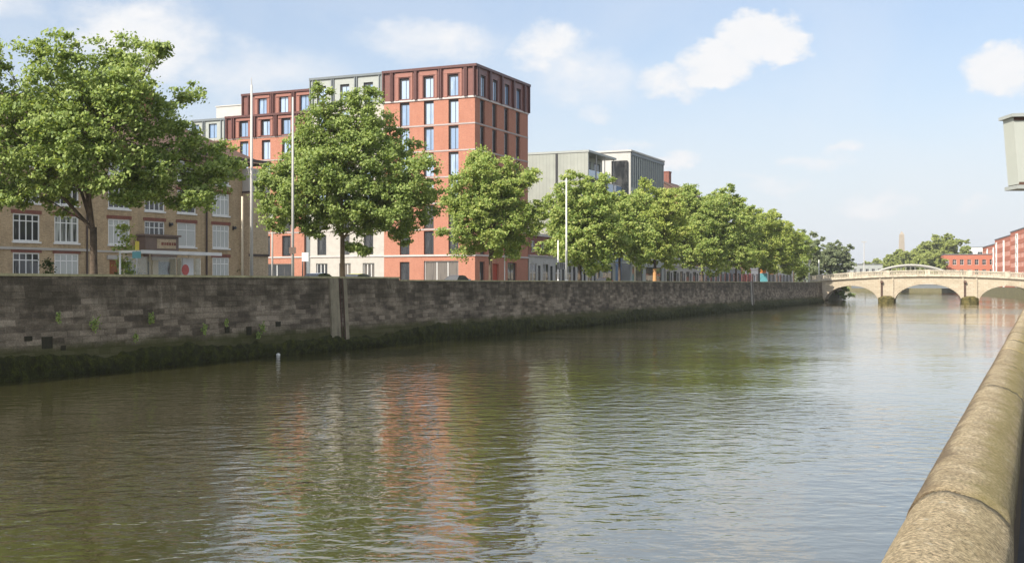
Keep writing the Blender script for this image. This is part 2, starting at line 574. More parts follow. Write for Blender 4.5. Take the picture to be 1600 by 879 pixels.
def concrete(name, c, streak=0.5):
    t = NT(name)
    n = t.noise(1.2, 6, 0.65)
    st = t.noise(1, 4, 0.6, t.map((3, 3, 0.2)))
    fn = t.noise(30, 3, 0.7)
    d = tuple(x * 0.55 for x in c)
    col = t.ramp(t.math('ADD', t.math('MULTIPLY', n, 0.5), t.math('MULTIPLY', st, 0.5)), [(0.36, d), (0.6, c)])
    col = t.mix(0.3, col, t.ramp(fn, [(0.3, (0.25, 0.25, 0.25)), (0.7, (0.75, 0.75, 0.75))]), 'OVERLAY')
    t.bump(t.math('ADD', n, fn), 0.4, 0.02)
    return t.done(col, 0.9, 0.2)


M['concrete'] = concrete('concrete', (0.36, 0.335, 0.28))
M['pilaster'] = concrete('pilaster_concrete', (0.31, 0.27, 0.185))
M['cap_stone'] = concrete('cap_stone', (0.46, 0.42, 0.24))


def coping(name='granite_coping', algae=1.0, dirt=1.0, pale=1.0):
    """granite coping: grain, lichen and green algae along the inner edge, brown dirt on the river flank"""
    t = NT(name)
    oi = t.n('ShaderNodeObjectInfo')
    ofs = t.n('ShaderNodeVectorMath', operation='ADD')
    rv = t.n('ShaderNodeCombineXYZ'); t.set(rv.inputs[1], t.math('MULTIPLY', oi.outputs['Random'], 40.0))
    t.set(ofs.inputs[0], t.obj); t.set(ofs.inputs[1], rv.outputs[0])
    v = ofs.outputs[0]
    sp = t.n('ShaderNodeSeparateXYZ'); t.set(sp.inputs[0], t.obj)
    n = t.noise(3.0, 8, 0.7, v)
    g = t.noise(70, 5, 0.8, v)
    g2 = t.noise(22, 5, 0.75, v)
    col = t.ramp(t.math('ADD', t.math('MULTIPLY', n, 0.5), t.math('MULTIPLY', g2, 0.5)), [(0.36, (0.30, 0.228, 0.130)), (0.52, (0.45, 0.36, 0.222)), (0.68, (0.60, 0.505, 0.34))])
    vo = t.n('ShaderNodeTexVoronoi'); t.set(vo.inputs['Vector'], v); vo.inputs['Scale'].default_value = 95
    col = t.mix(0.85, col, t.ramp(g, [(0.36, (0.05, 0.05, 0.05)), (0.5, (0.5, 0.5, 0.5)), (0.64, (0.97, 0.97, 0.97))]), 'OVERLAY')
    tone = t.n('ShaderNodeVectorMath', operation='SCALE'); t.set(tone.inputs[0], col); t.set(tone.inputs['Scale'], t.rng(oi.outputs['Random'], 0, 1, .90 * pale, 1.08 * pale)); col = tone.outputs[0]
    spk = t.rng(t.noise(140, 2, 0.5, v), 0.60, 0.68)
    col = t.mix(t.math('MULTIPLY', spk, 0.75), col, (0.11, 0.085, 0.055))
    lich = t.rng(t.noise(9, 6, 0.75, v), 0.60, 0.68)
    col = t.mix(t.math('MULTIPLY', lich, 0.55), col, (0.62, 0.58, 0.46))
    # algae towards the inner edge (+x), dirt on the river flank (-x)
    wob = t.math('MULTIPLY', t.math('SUBTRACT', t.noise(4, 5, 0.65, v), 0.5), 0.28)
    xx = t.math('ADD', sp.outputs[0], wob)
    col = t.mix(t.math('MULTIPLY', t.math('MULTIPLY', t.rng(xx, -0.01, 0.11), t.rng(xx, 0.23, 0.12, .3, 1.0)), 0.62 * algae), col, (0.215, 0.180, 0.048))
    col = t.mix(t.math('MULTIPLY', t.rng(xx, -0.075, -0.15), 0.75 * dirt), col, (0.13, 0.090, 0.055))
    t.bump(t.math('ADD', t.math('MULTIPLY', n, 0.6), t.math('ADD', g, t.math('MULTIPLY', g2, 0.9))), 0.9, 0.022)
    return t.done(col, 0.85, 0.25)


M['coping'] = coping()
M['coping_pale'] = coping('granite_coping_pale', 0.35, 0.12, 1.18)


def bridge_stone():
    t = NT('bridge_stone')
    v, sp = t.wallvec()
    b = t.n('ShaderNodeTexBrick')
    t.set(b.inputs['Vector'], v)
    t.set(b.inputs['Color1'], (0.52, 0.45, 0.34)); t.set(b.inputs['Color2'], (0.45, 0.38, 0.28)); t.set(b.inputs['Mortar'], (0.34, 0.28, 0.2))
    b.inputs['Scale'].default_value = 1; b.inputs['Brick Width'].default_value = 1.0; b.inputs['Row Height'].default_value = 0.42
    b.inputs['Mortar Size'].default_value = 0.02
    n = t.noise(0.5, 6, 0.65)
    col = t.mix(t.math('MULTIPLY', t.rng(n, 0.5, 0.75), 0.4), b.outputs['Color'], (0.22, 0.17, 0.11))
    an = t.noise(0.8, 4, 0.6)
    al = t.rng(t.math('ADD', sp.outputs[2], t.math('MULTIPLY', an, 0.9)), 1.7, 0.9)
    col = t.mix(t.math('MULTIPLY', al, 0.8), col, (0.16, 0.135, 0.03))
    t.bump(t.math('ADD', t.math('MULTIPLY', b.outputs['Fac'], -0.5), n), 0.5, 0.05)
    return t.done(col, 0.85, 0.25)


M['bridge_stone'] = bridge_stone()
M['balustrade_stone'] = concrete('balustrade_stone', (0.62, 0.55, 0.43))


def water():
    t = NT('river_water')
    v1 = t.map((0.8, 1.0, 1.0))
    a = t.noise(1.5, 2, 0.5, v1, dist=0.3)
    b = t.noise(3.1, 3, 0.55, t.map((0.6, 1.0, 1.0), (7, 3, 0)))
    c = t.noise(0.12, 3, 0.5, t.map((0.8, 1.0, 1.0), (3, 9, 0)))
    d = t.noise(9.0, 2, 0.5, t.map((0.7, 1.0, 1.0), (1, 5, 0)))
    calm = t.rng(t.noise(0.035, 3, 0.55, t.map((1.0, 0.7, 1.0), (11, 4, 0))), 0.38, 0.62, 0.30, 1.25)
    h = t.math('ADD', t.math('MULTIPLY', a, 0.048), t.math('ADD', t.math('MULTIPLY', b, 0.019), t.math('MULTIPLY', d, 0.0032)))
    h = t.math('ADD', t.math('MULTIPLY', h, calm), t.math('MULTIPLY', c, 0.08))
    bp = t.n('ShaderNodeBump')
    bp.inputs['Strength'].default_value = 1.0
    bp.inputs['Distance'].default_value = 1.0
    t.set(bp.inputs['Height'], h)
    t.t.links.new(bp.outputs[0], t.b.inputs['Normal'])
    t.set(t.b.inputs['IOR'], 2.1)
    t.set(t.b.inputs['Coat Weight'], 0.55)
    t.set(t.b.inputs['Coat IOR'], 1.45)
    t.set(t.b.inputs['Coat Roughness'], 0.03)
    t.set(t.b.inputs['Coat Tint'], (1.0, 0.97, 0.91))
    t.set(t.b.inputs['Specular Tint'], (1.0, 0.94, 0.84))
    t.t.links.new(bp.outputs[0], t.b.inputs['Coat Normal'])
    n = t.noise(0.05, 3, 0.5)
    col = t.ramp(n, [(0.3, (0.046, 0.043, 0.017)), (0.7, (0.062, 0.057, 0.025))])
    return t.done(col, 0.04, 0.5)


M['water'] = water()


# ------------------------------------------------------------------ plan of the place
def lw(Y): return 0.447 * Y - 45.95          # river face of the left quay wall
def rw(Y): return 0.4567 * Y - 0.532         # river edge of the right parapet
QDIR = Vector((0.408, 0.913, 0)).normalized()
QROT = math.atan2(QDIR.y, QDIR.x)
QN = Vector((-QDIR.y, QDIR.x, 0))            # away from the river, left bank
LROAD, RROAD = 3.75, 2.72


def at(px, off):
    """point `off` metres behind the left wall's river face in the direction of that sight line"""
    t = (px - 800) / FPX
    Y = (45.95 + off * 1.0954) / (0.447 - t)
    return Vector((t * Y, Y, LROAD))


LB = [(lw(-300), -300), (lw(258.6), 258.6), (100, 350), (150, 520), (172, 640)]
RB = [(rw(-300), -300), (rw(243), 243), (141, 317), (171, 417), (205, 520), (172.4, 652)]


def sheet(name, pts, z, mat, kind='structure'):
    vs = [Vector((x, y, 0)) for x, y in pts]
    tri = tessellate_polygon([vs])
    me = bpy.data.meshes.new(name)
    fs = []
    for a, b, c in tri:
        n = (vs[b] - vs[a]).cross(vs[c] - vs[a]).z
        fs.append((a, b, c) if n > 0 else (a, c, b))
    me.from_pydata([(x, y, z) for x, y in pts], [], fs)
    me.materials.append(mat)
    me.update()
    o = link(name, me)
    o['kind'] = kind
    return o


sheet('water', [(-6000, -3000), (9000, -3000), (9000, 12000), (-6000, 12000)], 0.0, M['water'])
LBi = [(x - 0.5, y) for x, y in LB]
sheet('left_bank_ground', [(-5500, -300)] + LBi[0:5] + [(172, 9000), (-5500, 9000)], LROAD, M['earth'])
RBi = [(x + 0.44, y) for x, y in RB]
sheet('right_bank_ground', [(8500, -300), (8500, 9000), (172.4, 9000)] + RBi[::-1], RROAD - 0.12, M['earth'])


def strip(name, o0, o1, Y0, Y1, z, mat, fx):
    return sheet(name, [(fx(Y0) + o0, Y0), (fx(Y0) + o1, Y0), (fx(Y1) + o1, Y1), (fx(Y1) + o0, Y1)], z, mat)


strip('left_road', -16.0, -6.0, -100, 330, LROAD + 0.012, M['asphalt'], lw)
for nm, a, b in (('left_near_pavement', -6.0, -0.7), ('left_far_pavement', -22.5, -16.0)):
    m = MB()
    m.hexa([(lw(y) + x, y, z) for z in (LROAD - 0.1, LROAD + 0.13) for x, y in ((a, -100), (b, -100), (b, 330), (a, 330))])
    m.build(nm, M['paving'])['kind'] = 'structure'
for k, off in enumerate((-7.0, -11.0, -15.2)):
    strip('road_marking', off - 0.06, off + 0.06, 0, 320, LROAD + 0.018, M['white_paint'] if k == 1 else M['yellow_paint'], lw)
m = MB()
m.hexa([(rw(y) + x, y, z) for z in (RROAD - 0.2, RROAD) for x, y in ((0.40, -60), (4.5, -60), (4.5, 235), (0.40, 235))])
m.build('right_pavement', M['asphalt'])['kind'] = 'structure'
strip('right_road', 4.5, 12.5, -60, 235, RROAD - 0.108, M['asphalt'], rw)

M['far_wall'] = concrete('far_wall', (0.22, 0.20, 0.11))
# bank walls beyond the bridge
m = MB()
for (x0, y0), (x1, y1) in zip(LB[1:], LB[2:]):
    m.hexa([(x0, y0, -1), (x1, y1, -1), (x1 - 0.7, y1, -1), (x0 - 0.7, y0, -1), (x0, y0, 4.6), (x1, y1, 4.6), (x1 - 0.7, y1, 4.6), (x0 - 0.7, y0, 4.6)])
tag(m.build('river_wall', M['quay_stone']), 'stone river wall on the left bank seen beneath the first bridge arch', 'wall')
m = MB()
for (x0, y0), (x1, y1) in zip(RB[1:], RB[2:]):
    m.hexa([(x0, y0, -1), (x1, y1, -1), (x1 + 0.7, y1, -1), (x0 + 0.7, y0, -1), (x0, y0, 3.0), (x1, y1, 3.0), (x1 + 0.7, y1, 3.0), (x0 + 0.7, y0, 3.0)])
tag(m.build('river_wall', M['far_wall']), 'yellowish weathered river wall on the right bank seen through the right arch', 'wall')


# ------------------------------------------------------------------ left quay wall
def build_quay_wall():
    q = root('quay_wall', 'long dark weathered stone quay wall with green weed along the waterline', 'wall', (lw(15), 15, 0), math.atan2(1, 0.447))
    k = math.hypot(0.447, 1)
    L = lambda Y: (Y - 15) * k
    # local x runs along the wall, -y is the river; the face leans back a little
    def seg(mb, x0, x1, z0, z1, bat=0.055, y1=0.62):
        f = lambda z: -bat * (4.8 - z)
        mb.hexa([(x0, f(z0), z0), (x1, f(z0), z0), (x1, y1, z0), (x0, y1, z0), (x0, f(z1), z1), (x1, f(z1), z1), (x1, y1, z1), (x0, y1, z1)])
    xs = L(84.3)
    end = L(258.3)
    m = MB(); seg(m, 0, xs, -1.5, 4.72); m.build('wall', M['quay_stone'], q)
    m = MB(); seg(m, xs, end, -1.5, 4.545); m.build('wall', M['quay_stone'], q)
    m = MB(); m.box(0, xs + 0.03, -0.06, 0.68, 4.72, 4.84); m.box(xs + 0.03, end, -0.06, 0.68, 4.545, 4.64)
    m.build('coping', M['cap_stone'], q)
    # pilasters
    def pil(px0, px1, name, mat):
        a = L(45.95 / (0.447 - (px0 - 800) / FPX)); b = L(45.95 / (0.447 - (px1 - 800) / FPX))
        w = b - a
        m = MB()
        if w > 1.6:
            g0, g1 = a + w * 0.50, a + w * 0.80      # a recess for the ladder
            for u, v in ((a, g0), (g1, b)):
                m.hexa([(u, -0.46, -1), (v, -0.46, -1), (v, 0.1, -1), (u, 0.1, -1), (u, -0.14, 4.70), (v, -0.14, 4.70), (v, 0.1, 4.70), (u, 0.1, 4.70)])
            p = m.build('pilaster', mat, q)
            r = MB()
            c = (g0 + g1) / 2
            for s in (-0.19, 0.19):
                r.tube([(c + s, -0.42, 0.2), (c + s, -0.13, 4.75)], 0.03, 6)
            for i in range(15):
                z = 0.4 + i * 0.29
                y = -0.42 + (z - 0.2) / 4.55 * 0.29
                r.tube([(c - 0.19, y, z), (c + 0.19, y, z)], 0.018, 6)
            r.build('ladder', M['rust_and_shade'], p)
        else:
            m.hexa([(a, -0.46, -1), (b, -0.46, -1), (b, 0.1, -1), (a, 0.1, -1), (a, -0.10, 4.53), (b, -0.10, 4.53), (b, 0.1, 4.53), (a, 0.1, 4.53)])
            m.build('pilaster', mat, q)
    pil(512.5, 539, 'pilaster', M['pilaster'])
    pil(1171.5, 1175.5, 'pilaster', M['concrete'])
    # tidal weed, a bulging uneven skirt
    rng = np.random.default_rng(5)
    X = np.arange(0, end - 0.1, 0.22)
    rows = [-0.4, -0.05, 0.12, 0.32, 0.52, 0.72, 0.92, 1.08, 1.18]
    def sm(n, w, amp):
        return np.convolve(rng.normal(0, 1, n + w * 2), np.ones(w) / w, 'same')[w:-w] * amp * math.sqrt(w)
    top = 0.98 + sm(len(X), 30, 0.16) + sm(len(X), 5, 0.05)
    bul = 0.13 + sm(len(X), 18, 0.06)
    vs, fs = [], []
    for j, z in enumerate(rows):
        lump = np.abs(sm(len(X), 4, 0.07)) + np.abs(sm(len(X), 2, 0.03))
        prof = math.sin(math.pi * min(1, (z + 0.45) / 1.75)) if j < len(rows) - 1 else 0
        zz = z / 1.18 * top if z > 0 else np.full(len(X), z)
        base = -0.055 * (4.8 - zz)
        yy = base - np.clip((bul + lump) * prof, 0.004, 0.6) if j < len(rows) - 1 else base + 0.03
        vs += list(zip(X.tolist(), yy.tolist(), np.asarray(zz).tolist()))
    n = len(X)
    for j in range(len(rows) - 1):
        for i in range(n - 1):
            fs.append((j * n + i, j * n + i + 1, (j + 1) * n + i + 1, (j + 1) * n + i))
    me = bpy.data.meshes.new('moss'); me.from_pydata(vs, [], fs); me.materials.append(M['moss'])
    me.polygons.foreach_set('use_smooth', [True] * len(fs)); me.update()
    o = link('moss', me, parent=q); o['kind'] = 'stuff'
    # old outfall pipes and blocked openings low in the wall
    for px, z, w, h in ((69, 1.35, 0.62, 0.55), (40, 1.75, 0.45, 0.22), (94, 1.22, 0.3, 0.22), (351, 1.55, 0.4, 0.35), (385, 1.35, 0.45, 0.5), (431, 1.75, 0.5, 0.3)):
        x = L(45.95 / (0.447 - (px - 800) / FPX))
        f = -0.055 * (4.8 - z)
        m = MB()
        m.box(x - w / 2, x + w / 2, f - 0.02, f + 0.3, z, z + h)
        m.build('drain_flap', M['flap'], q)
    return q


QUAY = build_quay_wall()


# ------------------------------------------------------------------ leaves and trees
def leaf_mesh(name, cen, size, rng, mat, up=1.5, aspect=0.72):
    n = len(cen)
    nr = rng.normal(0, 1, (n, 3)); nr += np.array([-0.38, -0.52, 0.55]) * up * 1.2
    nr /= np.linalg.norm(nr, axis=1)[:, None]
    t = rng.normal(0, 1, (n, 3)); t -= nr * np.sum(t * nr, 1)[:, None]
    t /= np.linalg.norm(t, axis=1)[:, None]
    b = np.cross(nr, t)
    l = size * rng.uniform(0.6, 1.25, (n, 1)); w = l * aspect
    fold = nr * l * rng.uniform(-0.25, 0.25, (n, 1))
    V = np.stack([cen - t * l * .55, cen + b * w * .5 - t * l * 0.1 + fold, cen + t * l * .55, cen - b * w * .5 - t * l * 0.1 + fold], 1).reshape(-1, 3)
    me = bpy.data.meshes.new(name)
    me.vertices.add(4 * n); me.loops.add(4 * n); me.polygons.add(n)
    me.vertices.foreach_set('co', V.astype(np.float32).ravel())
    me.loops.foreach_set('vertex_index', np.arange(4 * n, dtype=np.int32))
    me.polygons.foreach_set('loop_start', np.arange(0, 4 * n, 4, dtype=np.int32))
    me.update(calc_edges=True)
    me.materials.append(mat)
    return me


def make_tree(label, base, lobes, trunk_h, r0, seed, density, size, mat, bark, group=None, name='plane_tree', ysq=0.9, lean=0.0, clump=1.0, cat='tree'):
    """lobes: (x, z, radius) in metres, seen across the river; depth of each lobe is drawn at random"""
    rng = np.random.default_rng(seed)
    rt = root(name, label, cat, base, 0, group)
    zs = [l[1] for l in lobes]; xs = [l[0] for l in lobes]
    half = max(1.0, (max(l[0] + l[2] for l in lobes) - min(l[0] - l[2] for l in lobes)) / 2)
    L = []
    for i, l in enumerate(lobes):
        y = l[3] if len(l) > 3 else rng.uniform(-1, 1) * max(0.2, half - l[2]) * ysq
        L.append((np.array([l[0], y, l[1]]), l[2]))
    tm = MB()
    tp = Vector((lean, 0, trunk_h))
    tm.tube([(0, 0, -0.1), (0.02, 0, 0.25), (lean * .3, 0.02, trunk_h * .5), tp], [r0 * 1.45, r0 * 1.08, r0 * 0.9, r0 * 0.82], 10)
    cs = []
    order = sorted(range(len(L)), key=lambda i: -L[i][1])
    prim = []
    for i in order:
        c, r = L[i]
        if len(prim) < 5 and c[2] > trunk_h and all(np.linalg.norm(c - L[j][0]) > r * 1.1 for j in prim):
            prim.append(i)
    hub = {}
    for i in prim + [j for j in order if j not in prim]:
        c, r = L[i]
        cv = Vector(c)
        if i in prim:
            st = tp - Vector((0, 0, 0.2)); w = r0 * 0.52
            h = cv - st
            m1 = st + Vector((h.x * 0.22, h.y * 0.22, h.z * 0.36)) + Vector(rng.normal(0, 0.10 * r, 3))
        else:
            j = min(prim, key=lambda q: np.linalg.norm(L[q][0] - c)) if prim else None
            st = hub[j] if j is not None and rng.random() < .95 else tp
            w = r0 * 0.22
            h = cv - st
            m1 = st + h * 0.4 + Vector(rng.normal(0, 0.14 * r, 3))
        mid2 = st + h * 0.72 + Vector(rng.normal(0, 0.10 * r, 3))
        if i in prim: hub[i] = mid2
        tm.tube([st, m1, mid2, cv], [w, w * .75, w * .48, w * .2], 6, cap=False)
        k = max(8, int(14 * r * r * clump))
        d = rng.normal(0, 1, (k, 3)); d /= np.linalg.norm(d, axis=1)[:, None]
        rad = r * np.clip(rng.uniform(0.25, 1.08, (k, 1)) ** 0.62, 0, 1.08)
        p = c + d * rad * np.array([1, 1, 0.92])
        for q in p[:: 5]:
            qv = Vector(q)
            tm.tube([mid2, (mid2 + qv) / 2 + Vector(rng.normal(0, 0.12, 3)), qv], [w * .28, w * .17, 0.012], 4, cap=False)
        cs.append(np.concatenate([p, np.full((k, 1), r)], 1))
    cs = np.concatenate(cs)
    pts = []
    for x, y, z, r in cs:
        cr = rng.uniform(0.26, 0.62) * (0.55 + 0.17 * min(r, 3.2))
        n = int(rng.integers(12, 28) * density)
        g = rng.normal(0, 1, (n, 3)) * np.array([cr, cr, cr * 0.62]) * 0.62
        pts.append(np.array([x, y, z]) + g)
    pts = np.concatenate(pts)
    tm.build('trunk', bark, rt, smooth=True)
    link('crown', leaf_mesh('crown', pts, size, rng, mat), parent=rt)
    return rt


def ovoid(w, z0, z1, seed, n=15, flat=0.0):
    """lobes filling an uneven crown of width w between heights z0 and z1"""
    rng = random.Random(seed)
    H = z1 - z0
    out = []
    for i in range(n):
        t = (i + rng.uniform(0.1, 0.9)) / n
        z = z0 + H * (0.10 + 0.80 * t)
        half = w / 2 * math.sqrt(max(0.08, 1 - ((t - 0.40) / (0.68 if t > 0.4 else 0.62)) ** 2))
        r = min(w, H) * rng.uniform(0.15, 0.23) * (1.0 if t < 0.75 else 0.75)
        a = (i * 2.399) + rng.uniform(-0.4, 0.4)
        rr = max(0, half - r * 0.8) * (0.55 + 0.45 * rng.random())
        out.append((math.cos(a) * rr, z, r, math.sin(a) * rr))
    out.append((0, z0 + H * 0.5, min(w, H) * 0.27, 0))
    for i in range(9):
        t = rng.uniform(0.05, 1.0)
        half = w / 2 * math.sqrt(max(0.05, 1 - ((t - 0.40) / (0.66 if t > 0.4 else 0.60)) ** 2))
        a = rng.uniform(0, 6.283)
        out.append((math.cos(a) * half * 1.02, z0 + H * (0.04 + 0.96 * t), w * rng.uniform(0.06, 0.10), math.sin(a) * half * 1.02))
    return out


M['trunk_band'] = plain('trunk_band', (0.55, 0.30, 0.13), .8, .2)
TG = 'street trees along the left quay'
T1 = [(-2.9, 8.1, 2.6), (1.35, 12.4, 1.5), (0.9, 11.0, 1.9), (-1.2, 11.9, 1.7), (2.5, 10.6, 1.7), (4.0, 11.3, 0.9), (4.5, 12.2, 0.55), (1.2, 8.8, 2.9), (5.0, 7.2, 2.0), (5.8, 6.0, 1.2),
      (3.4, 6.3, 1.5), (-3.0, 6.2, 1.4), (-3.9, 9.6, 2.2), (-4.3, 12.2, 0.9), (-6.4, 9.0, 2.2), (-1.5, 9.8, 2.6), (-6.0, 6.4, 1.6), (3.6, 8.8, 1.9), (6.3, 6.6, 0.9), (5.2, 5.2, 0.9), (1.9, 13.4, 0.7), (-4.9, 10.8, 1.2), (-1.2, 6.3, 1.5, -2.5), (1.4, 6.6, 1.5, -3.0), (0.2, 7.4, 1.7, -3.5), (4.4, 5.4, 1.1), (-4.3, 5.4, 1.2), (5.9, 5.0, 0.8), (2.6, 5.4, .8, 2), (-2.4, 5.0, .8, 1.5), (1.2, 5.9, 1.15, 2.2), (2.8, 6.0, 1.2, -1.2), (-1.1, 5.7, 1.0, 1.2), (-5.6, 5.3, 1.0, 0), (-5.8, 11.6, 1.3, 0), (2.2, 5.0, .7, -2), (-3.4, 4.9, .8, -1.8)]
make_tree('tall broad plane tree in front of the brown brick flats', at(146, 3.0), T1, 3.6, 0.215, 11, 3.4, 0.205, M['leaf_plane'], M['bark'], TG, ysq=.55)
b2 = at(535, 3.0)
T2 = [(0.0, 12.6, 1.6), (1.6, 13.2, 1.2), (-0.9, 11.2, 2.0), (2.3, 11.6, 1.8), (-2.6, 9.6, 2.0), (3.9, 10.2, 1.7), (0.7, 9.6, 2.7), (-3.9, 8.0, 1.9), (5.2, 8.0, 1.8), (2.9, 7.4, 2.3), (-1.4, 7.0, 2.3),
      (-4.2, 5.9, 1.6), (5.8, 6.0, 1.3), (1.0, 5.4, 1.8), (-2.6, 4.9, 1.2), (3.9, 5.0, 1.4), (4.4, 3.9, 0.8), (-1.0, 14.0, 0.7), (2.4, 14.2, 0.55), (0.3, 3.3, 0.65), (1.5, 3.1, 0.6), (5.9, 9.2, 0.8), (-4.9, 7.2, 1.1), (6.6, 7.0, 0.7), (-0.8, 8.4, 2.2, -3.2), (1.9, 9.6, 2.0, -2.8), (3.4, 6.2, 1.9, -3.0), (-2.8, 6.6, 1.7, -2.6), (0.6, 6.6, 1.9, -3.4), (-4.8, 5.3, 1.0), (1.4, 11.6, 1.7, -1.5), (-2.0, 10.6, 1.4, -1), (4.8, 7.2, 1.5, -1.5), (-1.6, 5.0, 1.2, -1.5), (2.4, 4.9, 1.2, -1.8), (-4.6, 8.6, 1.0, -.5)]
make_tree('large rounded plane tree standing directly behind the pale concrete pilaster', b2, T2, 3.9, 0.19, 22, 3.3, 0.215, M['leaf_plane'], M['pale_bark'], TG, ysq=.6)
make_tree('small round tree standing in front of the tall red brick corner', at(766, 3.0), ovoid(9.3, 3.0, 12.9, 4, 18), 3.2, 0.17, 33, 3.4, 0.225, M['leaf_bright'], M['bark'], TG)
spec = [
    (906, 128.9, 9.6, 2.6, 12.9, 'leafy tree just right of the white street pole by the grey building', 'leaf_bright'),
    (968, 142, 8.5, 3.4, 12.2, 'bushy tree below the balconies of the grey building', 'leaf_bright'),
    (1023, 156, 9.5, 2.8, 14.2, 'tree with an orange strip low on its trunk before the stone shopfronts', 'leaf_yellow'),
    (1097, 180, 11.5, 3.0, 16.6, 'tallest tree in the middle of the far row with a dark trunk', 'leaf_bright'),
    (1150, 203, 9.5, 3.2, 15.2, 'tree beside the red shop front in the far row', 'leaf_bright'),
    (1186, 218, 9.5, 3.0, 15.8, 'yellowish tree before the white shop front in the far row', 'leaf_yellow'),
    (1214, 235, 9.0, 3.4, 14.4, 'yellow-green tree above the orange shop sign', 'leaf_yellow'),
    (1240, 254, 8.2, 2.6, 12.8, 'green tree second from the bridge end of the row', 'leaf_bright'),
]
for i, (px, Y, w, z0, z1, lab, mt) in enumerate(spec):
    tr_ = make_tree(lab, Vector(((px - 800) / FPX * Y, Y, LROAD)), ovoid(w * 1.1, z0 - .3, z1, 40 + i, 15), z0 + 0.6, 0.18, 50 + i, 2.3, 0.30, M[mt], M['bark'], TG)
    if px == 1023:
        g_ = MB(); g_.tube([(0, 0, .35), (0, 0, 2.6)], [.285, .235], 10, cap=False); g_.build('trunk_band', M['trunk_band'], tr_)
make_tree('dull grey-green tree at the end of the row beside the bridge', Vector((0.2590 * 285, 285, LROAD)), ovoid(6.6, 1.5, 14.2, 61, 14), 2.5, 0.2, 62, 1.2, 0.42, M['leaf_grey'], M['bark'], name='poplar_tree')
make_tree('low dark bush at the foot of the bridge beside the quay end', Vector((0.2545 * 272, 272, LROAD)), ovoid(6.0, 0.3, 5.5, 64, 8), 0.8, 0.12, 65, 1.2, 0.40, M['leaf_grey'], M['bark'], name='bush', cat='bush')
make_tree('green bush hanging over the river wall beneath the left bridge arch', Vector((.2835 * 300, 300, .6)), ovoid(7, -.2, 3.0, 66, 8), 0.6, 0.1, 67, 1.2, 0.4, M['leaf_plane'], M['bark'], name='bush', cat='bush')
# sapling, clipped shrub and hedge
make_tree('slim pale green sapling beside the bus shelter', at(194, 5.2), [(0, 2.6, .42), (0.1, 3.3, .38), (-.05, 1.9, .45), (0.15, 1.3, .5), (0, 3.8, .25)], 1.0, 0.035, 71, 1.0, 0.17, M['leaf_bright'], M['pale_bark'], name='sapling', ysq=.2)
make_tree('dark leafy shrub growing under the slim sapling', at(199, 6.4), [(0, 1.1, .6), (0.4, 0.8, .5), (-.4, .9, .5), (0.1, 1.7, .35)], 0.5, 0.04, 72, 1.2, 0.16, M['leaf_dark'], M['bark'], name='shrub', ysq=.5, cat='shrub')
make_tree('tall narrow dark climber against the end of the brown brick flats', at(369, 19.0), [(0, 0.9, .6), (0.1, 1.8, .55), (-.1, 2.6, .5), (0.0, 3.3, .42), (.05, 3.8, .3)], 0.6, 0.05, 73, 1.2, 0.2, M['leaf_dark'], M['bark'], name='shrub', ysq=.2, cat='shrub')
make_tree('small dark pot shrub between two ground floor windows of the flats', at(74, 19.0), [(0, 1.5, .3), (0, 2.0, .28), (0, 1.0, .28)], 0.6, 0.03, 74, 1.0, 0.16, M['leaf_dark'], M['bark'], name='shrub', ysq=.2, cat='shrub')


def weed(px, py, s, lab, seed):
    rng = np.random.default_rng(seed)
    t = (px - 800) / FPX
    Y = 45.6 / (0.447 - t)
    z = EYE + (HORIZON - py) / FPX * Y
    p = rng.normal(0, 1, (int(26 + 60 * s), 3)) * np.array([0.085, 0.05, 0.13]) * (0.4 + s)
    p[:, 2] -= 0.1 * s
    rt = root('wall_weed', lab, 'weed', (t * Y + 0.10, Y - 0.08, z), math.atan2(1, 0.447))
    st = MB(); st.tube([(0, 0.3, -0.1), (0, 0.05, 0), (0, -0.05, 0.12 * s)], [0.014, 0.012, 0.005], 5)
    st.build('stem', M['bark'], rt)
    link('leaves', leaf_mesh('leaves', p, 0.13, rng, M['leaf_plane']), parent=rt)


for i, (px, py, s, lab) in enumerate([
    (146, 503, 1.1, 'largest bright green weed sprouting from the quay wall'), (89, 494, 0.5, 'small weed sprouting from the wall left of the largest weed'),
    (235, 495, 0.6, 'weed sprouting midway up the quay wall right of the largest weed'), (210, 525, 0.5, 'small weed low in the wall just above the tide weed'),
    (317, 512, 0.7, 'rounded weed sprouting from the wall nearly halfway to the pilaster'), (352, 503, 0.4, 'tiny weed high on the wall towards the pilaster'), (408, 510, 0.8, 'bushy weed on the wall nearest to the pilaster'), (402, 522, 0.5, 'trailing weed directly beneath the bushy weed near the pilaster')]):
    weed(px, py, s, lab, 100 + i)

# ------------------------------------------------------------------ buildings
WCACHE = {}
STY = {
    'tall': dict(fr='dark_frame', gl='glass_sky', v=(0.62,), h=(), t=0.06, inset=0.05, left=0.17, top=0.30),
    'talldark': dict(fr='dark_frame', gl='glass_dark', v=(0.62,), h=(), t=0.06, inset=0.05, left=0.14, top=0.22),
    'single': dict(fr='dark_frame', gl='glass_sky', v=(0.55,), h=(), t=0.06, inset=0.05),
    'sash': dict(fr='white_paint', gl='glass_curtain', v=(0.26, 0.5, 0.74), h=(0.74,), t=0.10, inset=0.03),
    'sash2': dict(fr='white_paint', gl='glass_curtain', v=(0.5,), h=(0.7,), t=0.09, inset=0.03),
    'shop': dict(fr='white_paint', gl='glass_shop', v=(0.36, 0.68), h=(), t=0.12, inset=0.04),
    'shopgrey': dict(fr='dark_frame', gl='glass_shop', v=(0.5,), h=(0.75,), t=0.08, inset=0.04),
    'plainwhite': dict(fr='white_paint', gl='glass_dark', v=(0.5,), h=(0.55,), t=0.08, inset=0.04),
    'door': dict(fr='dark_frame', gl='glass_dark', v=(0.5,), h=(0.72,), t=0.09, inset=0.04),
}


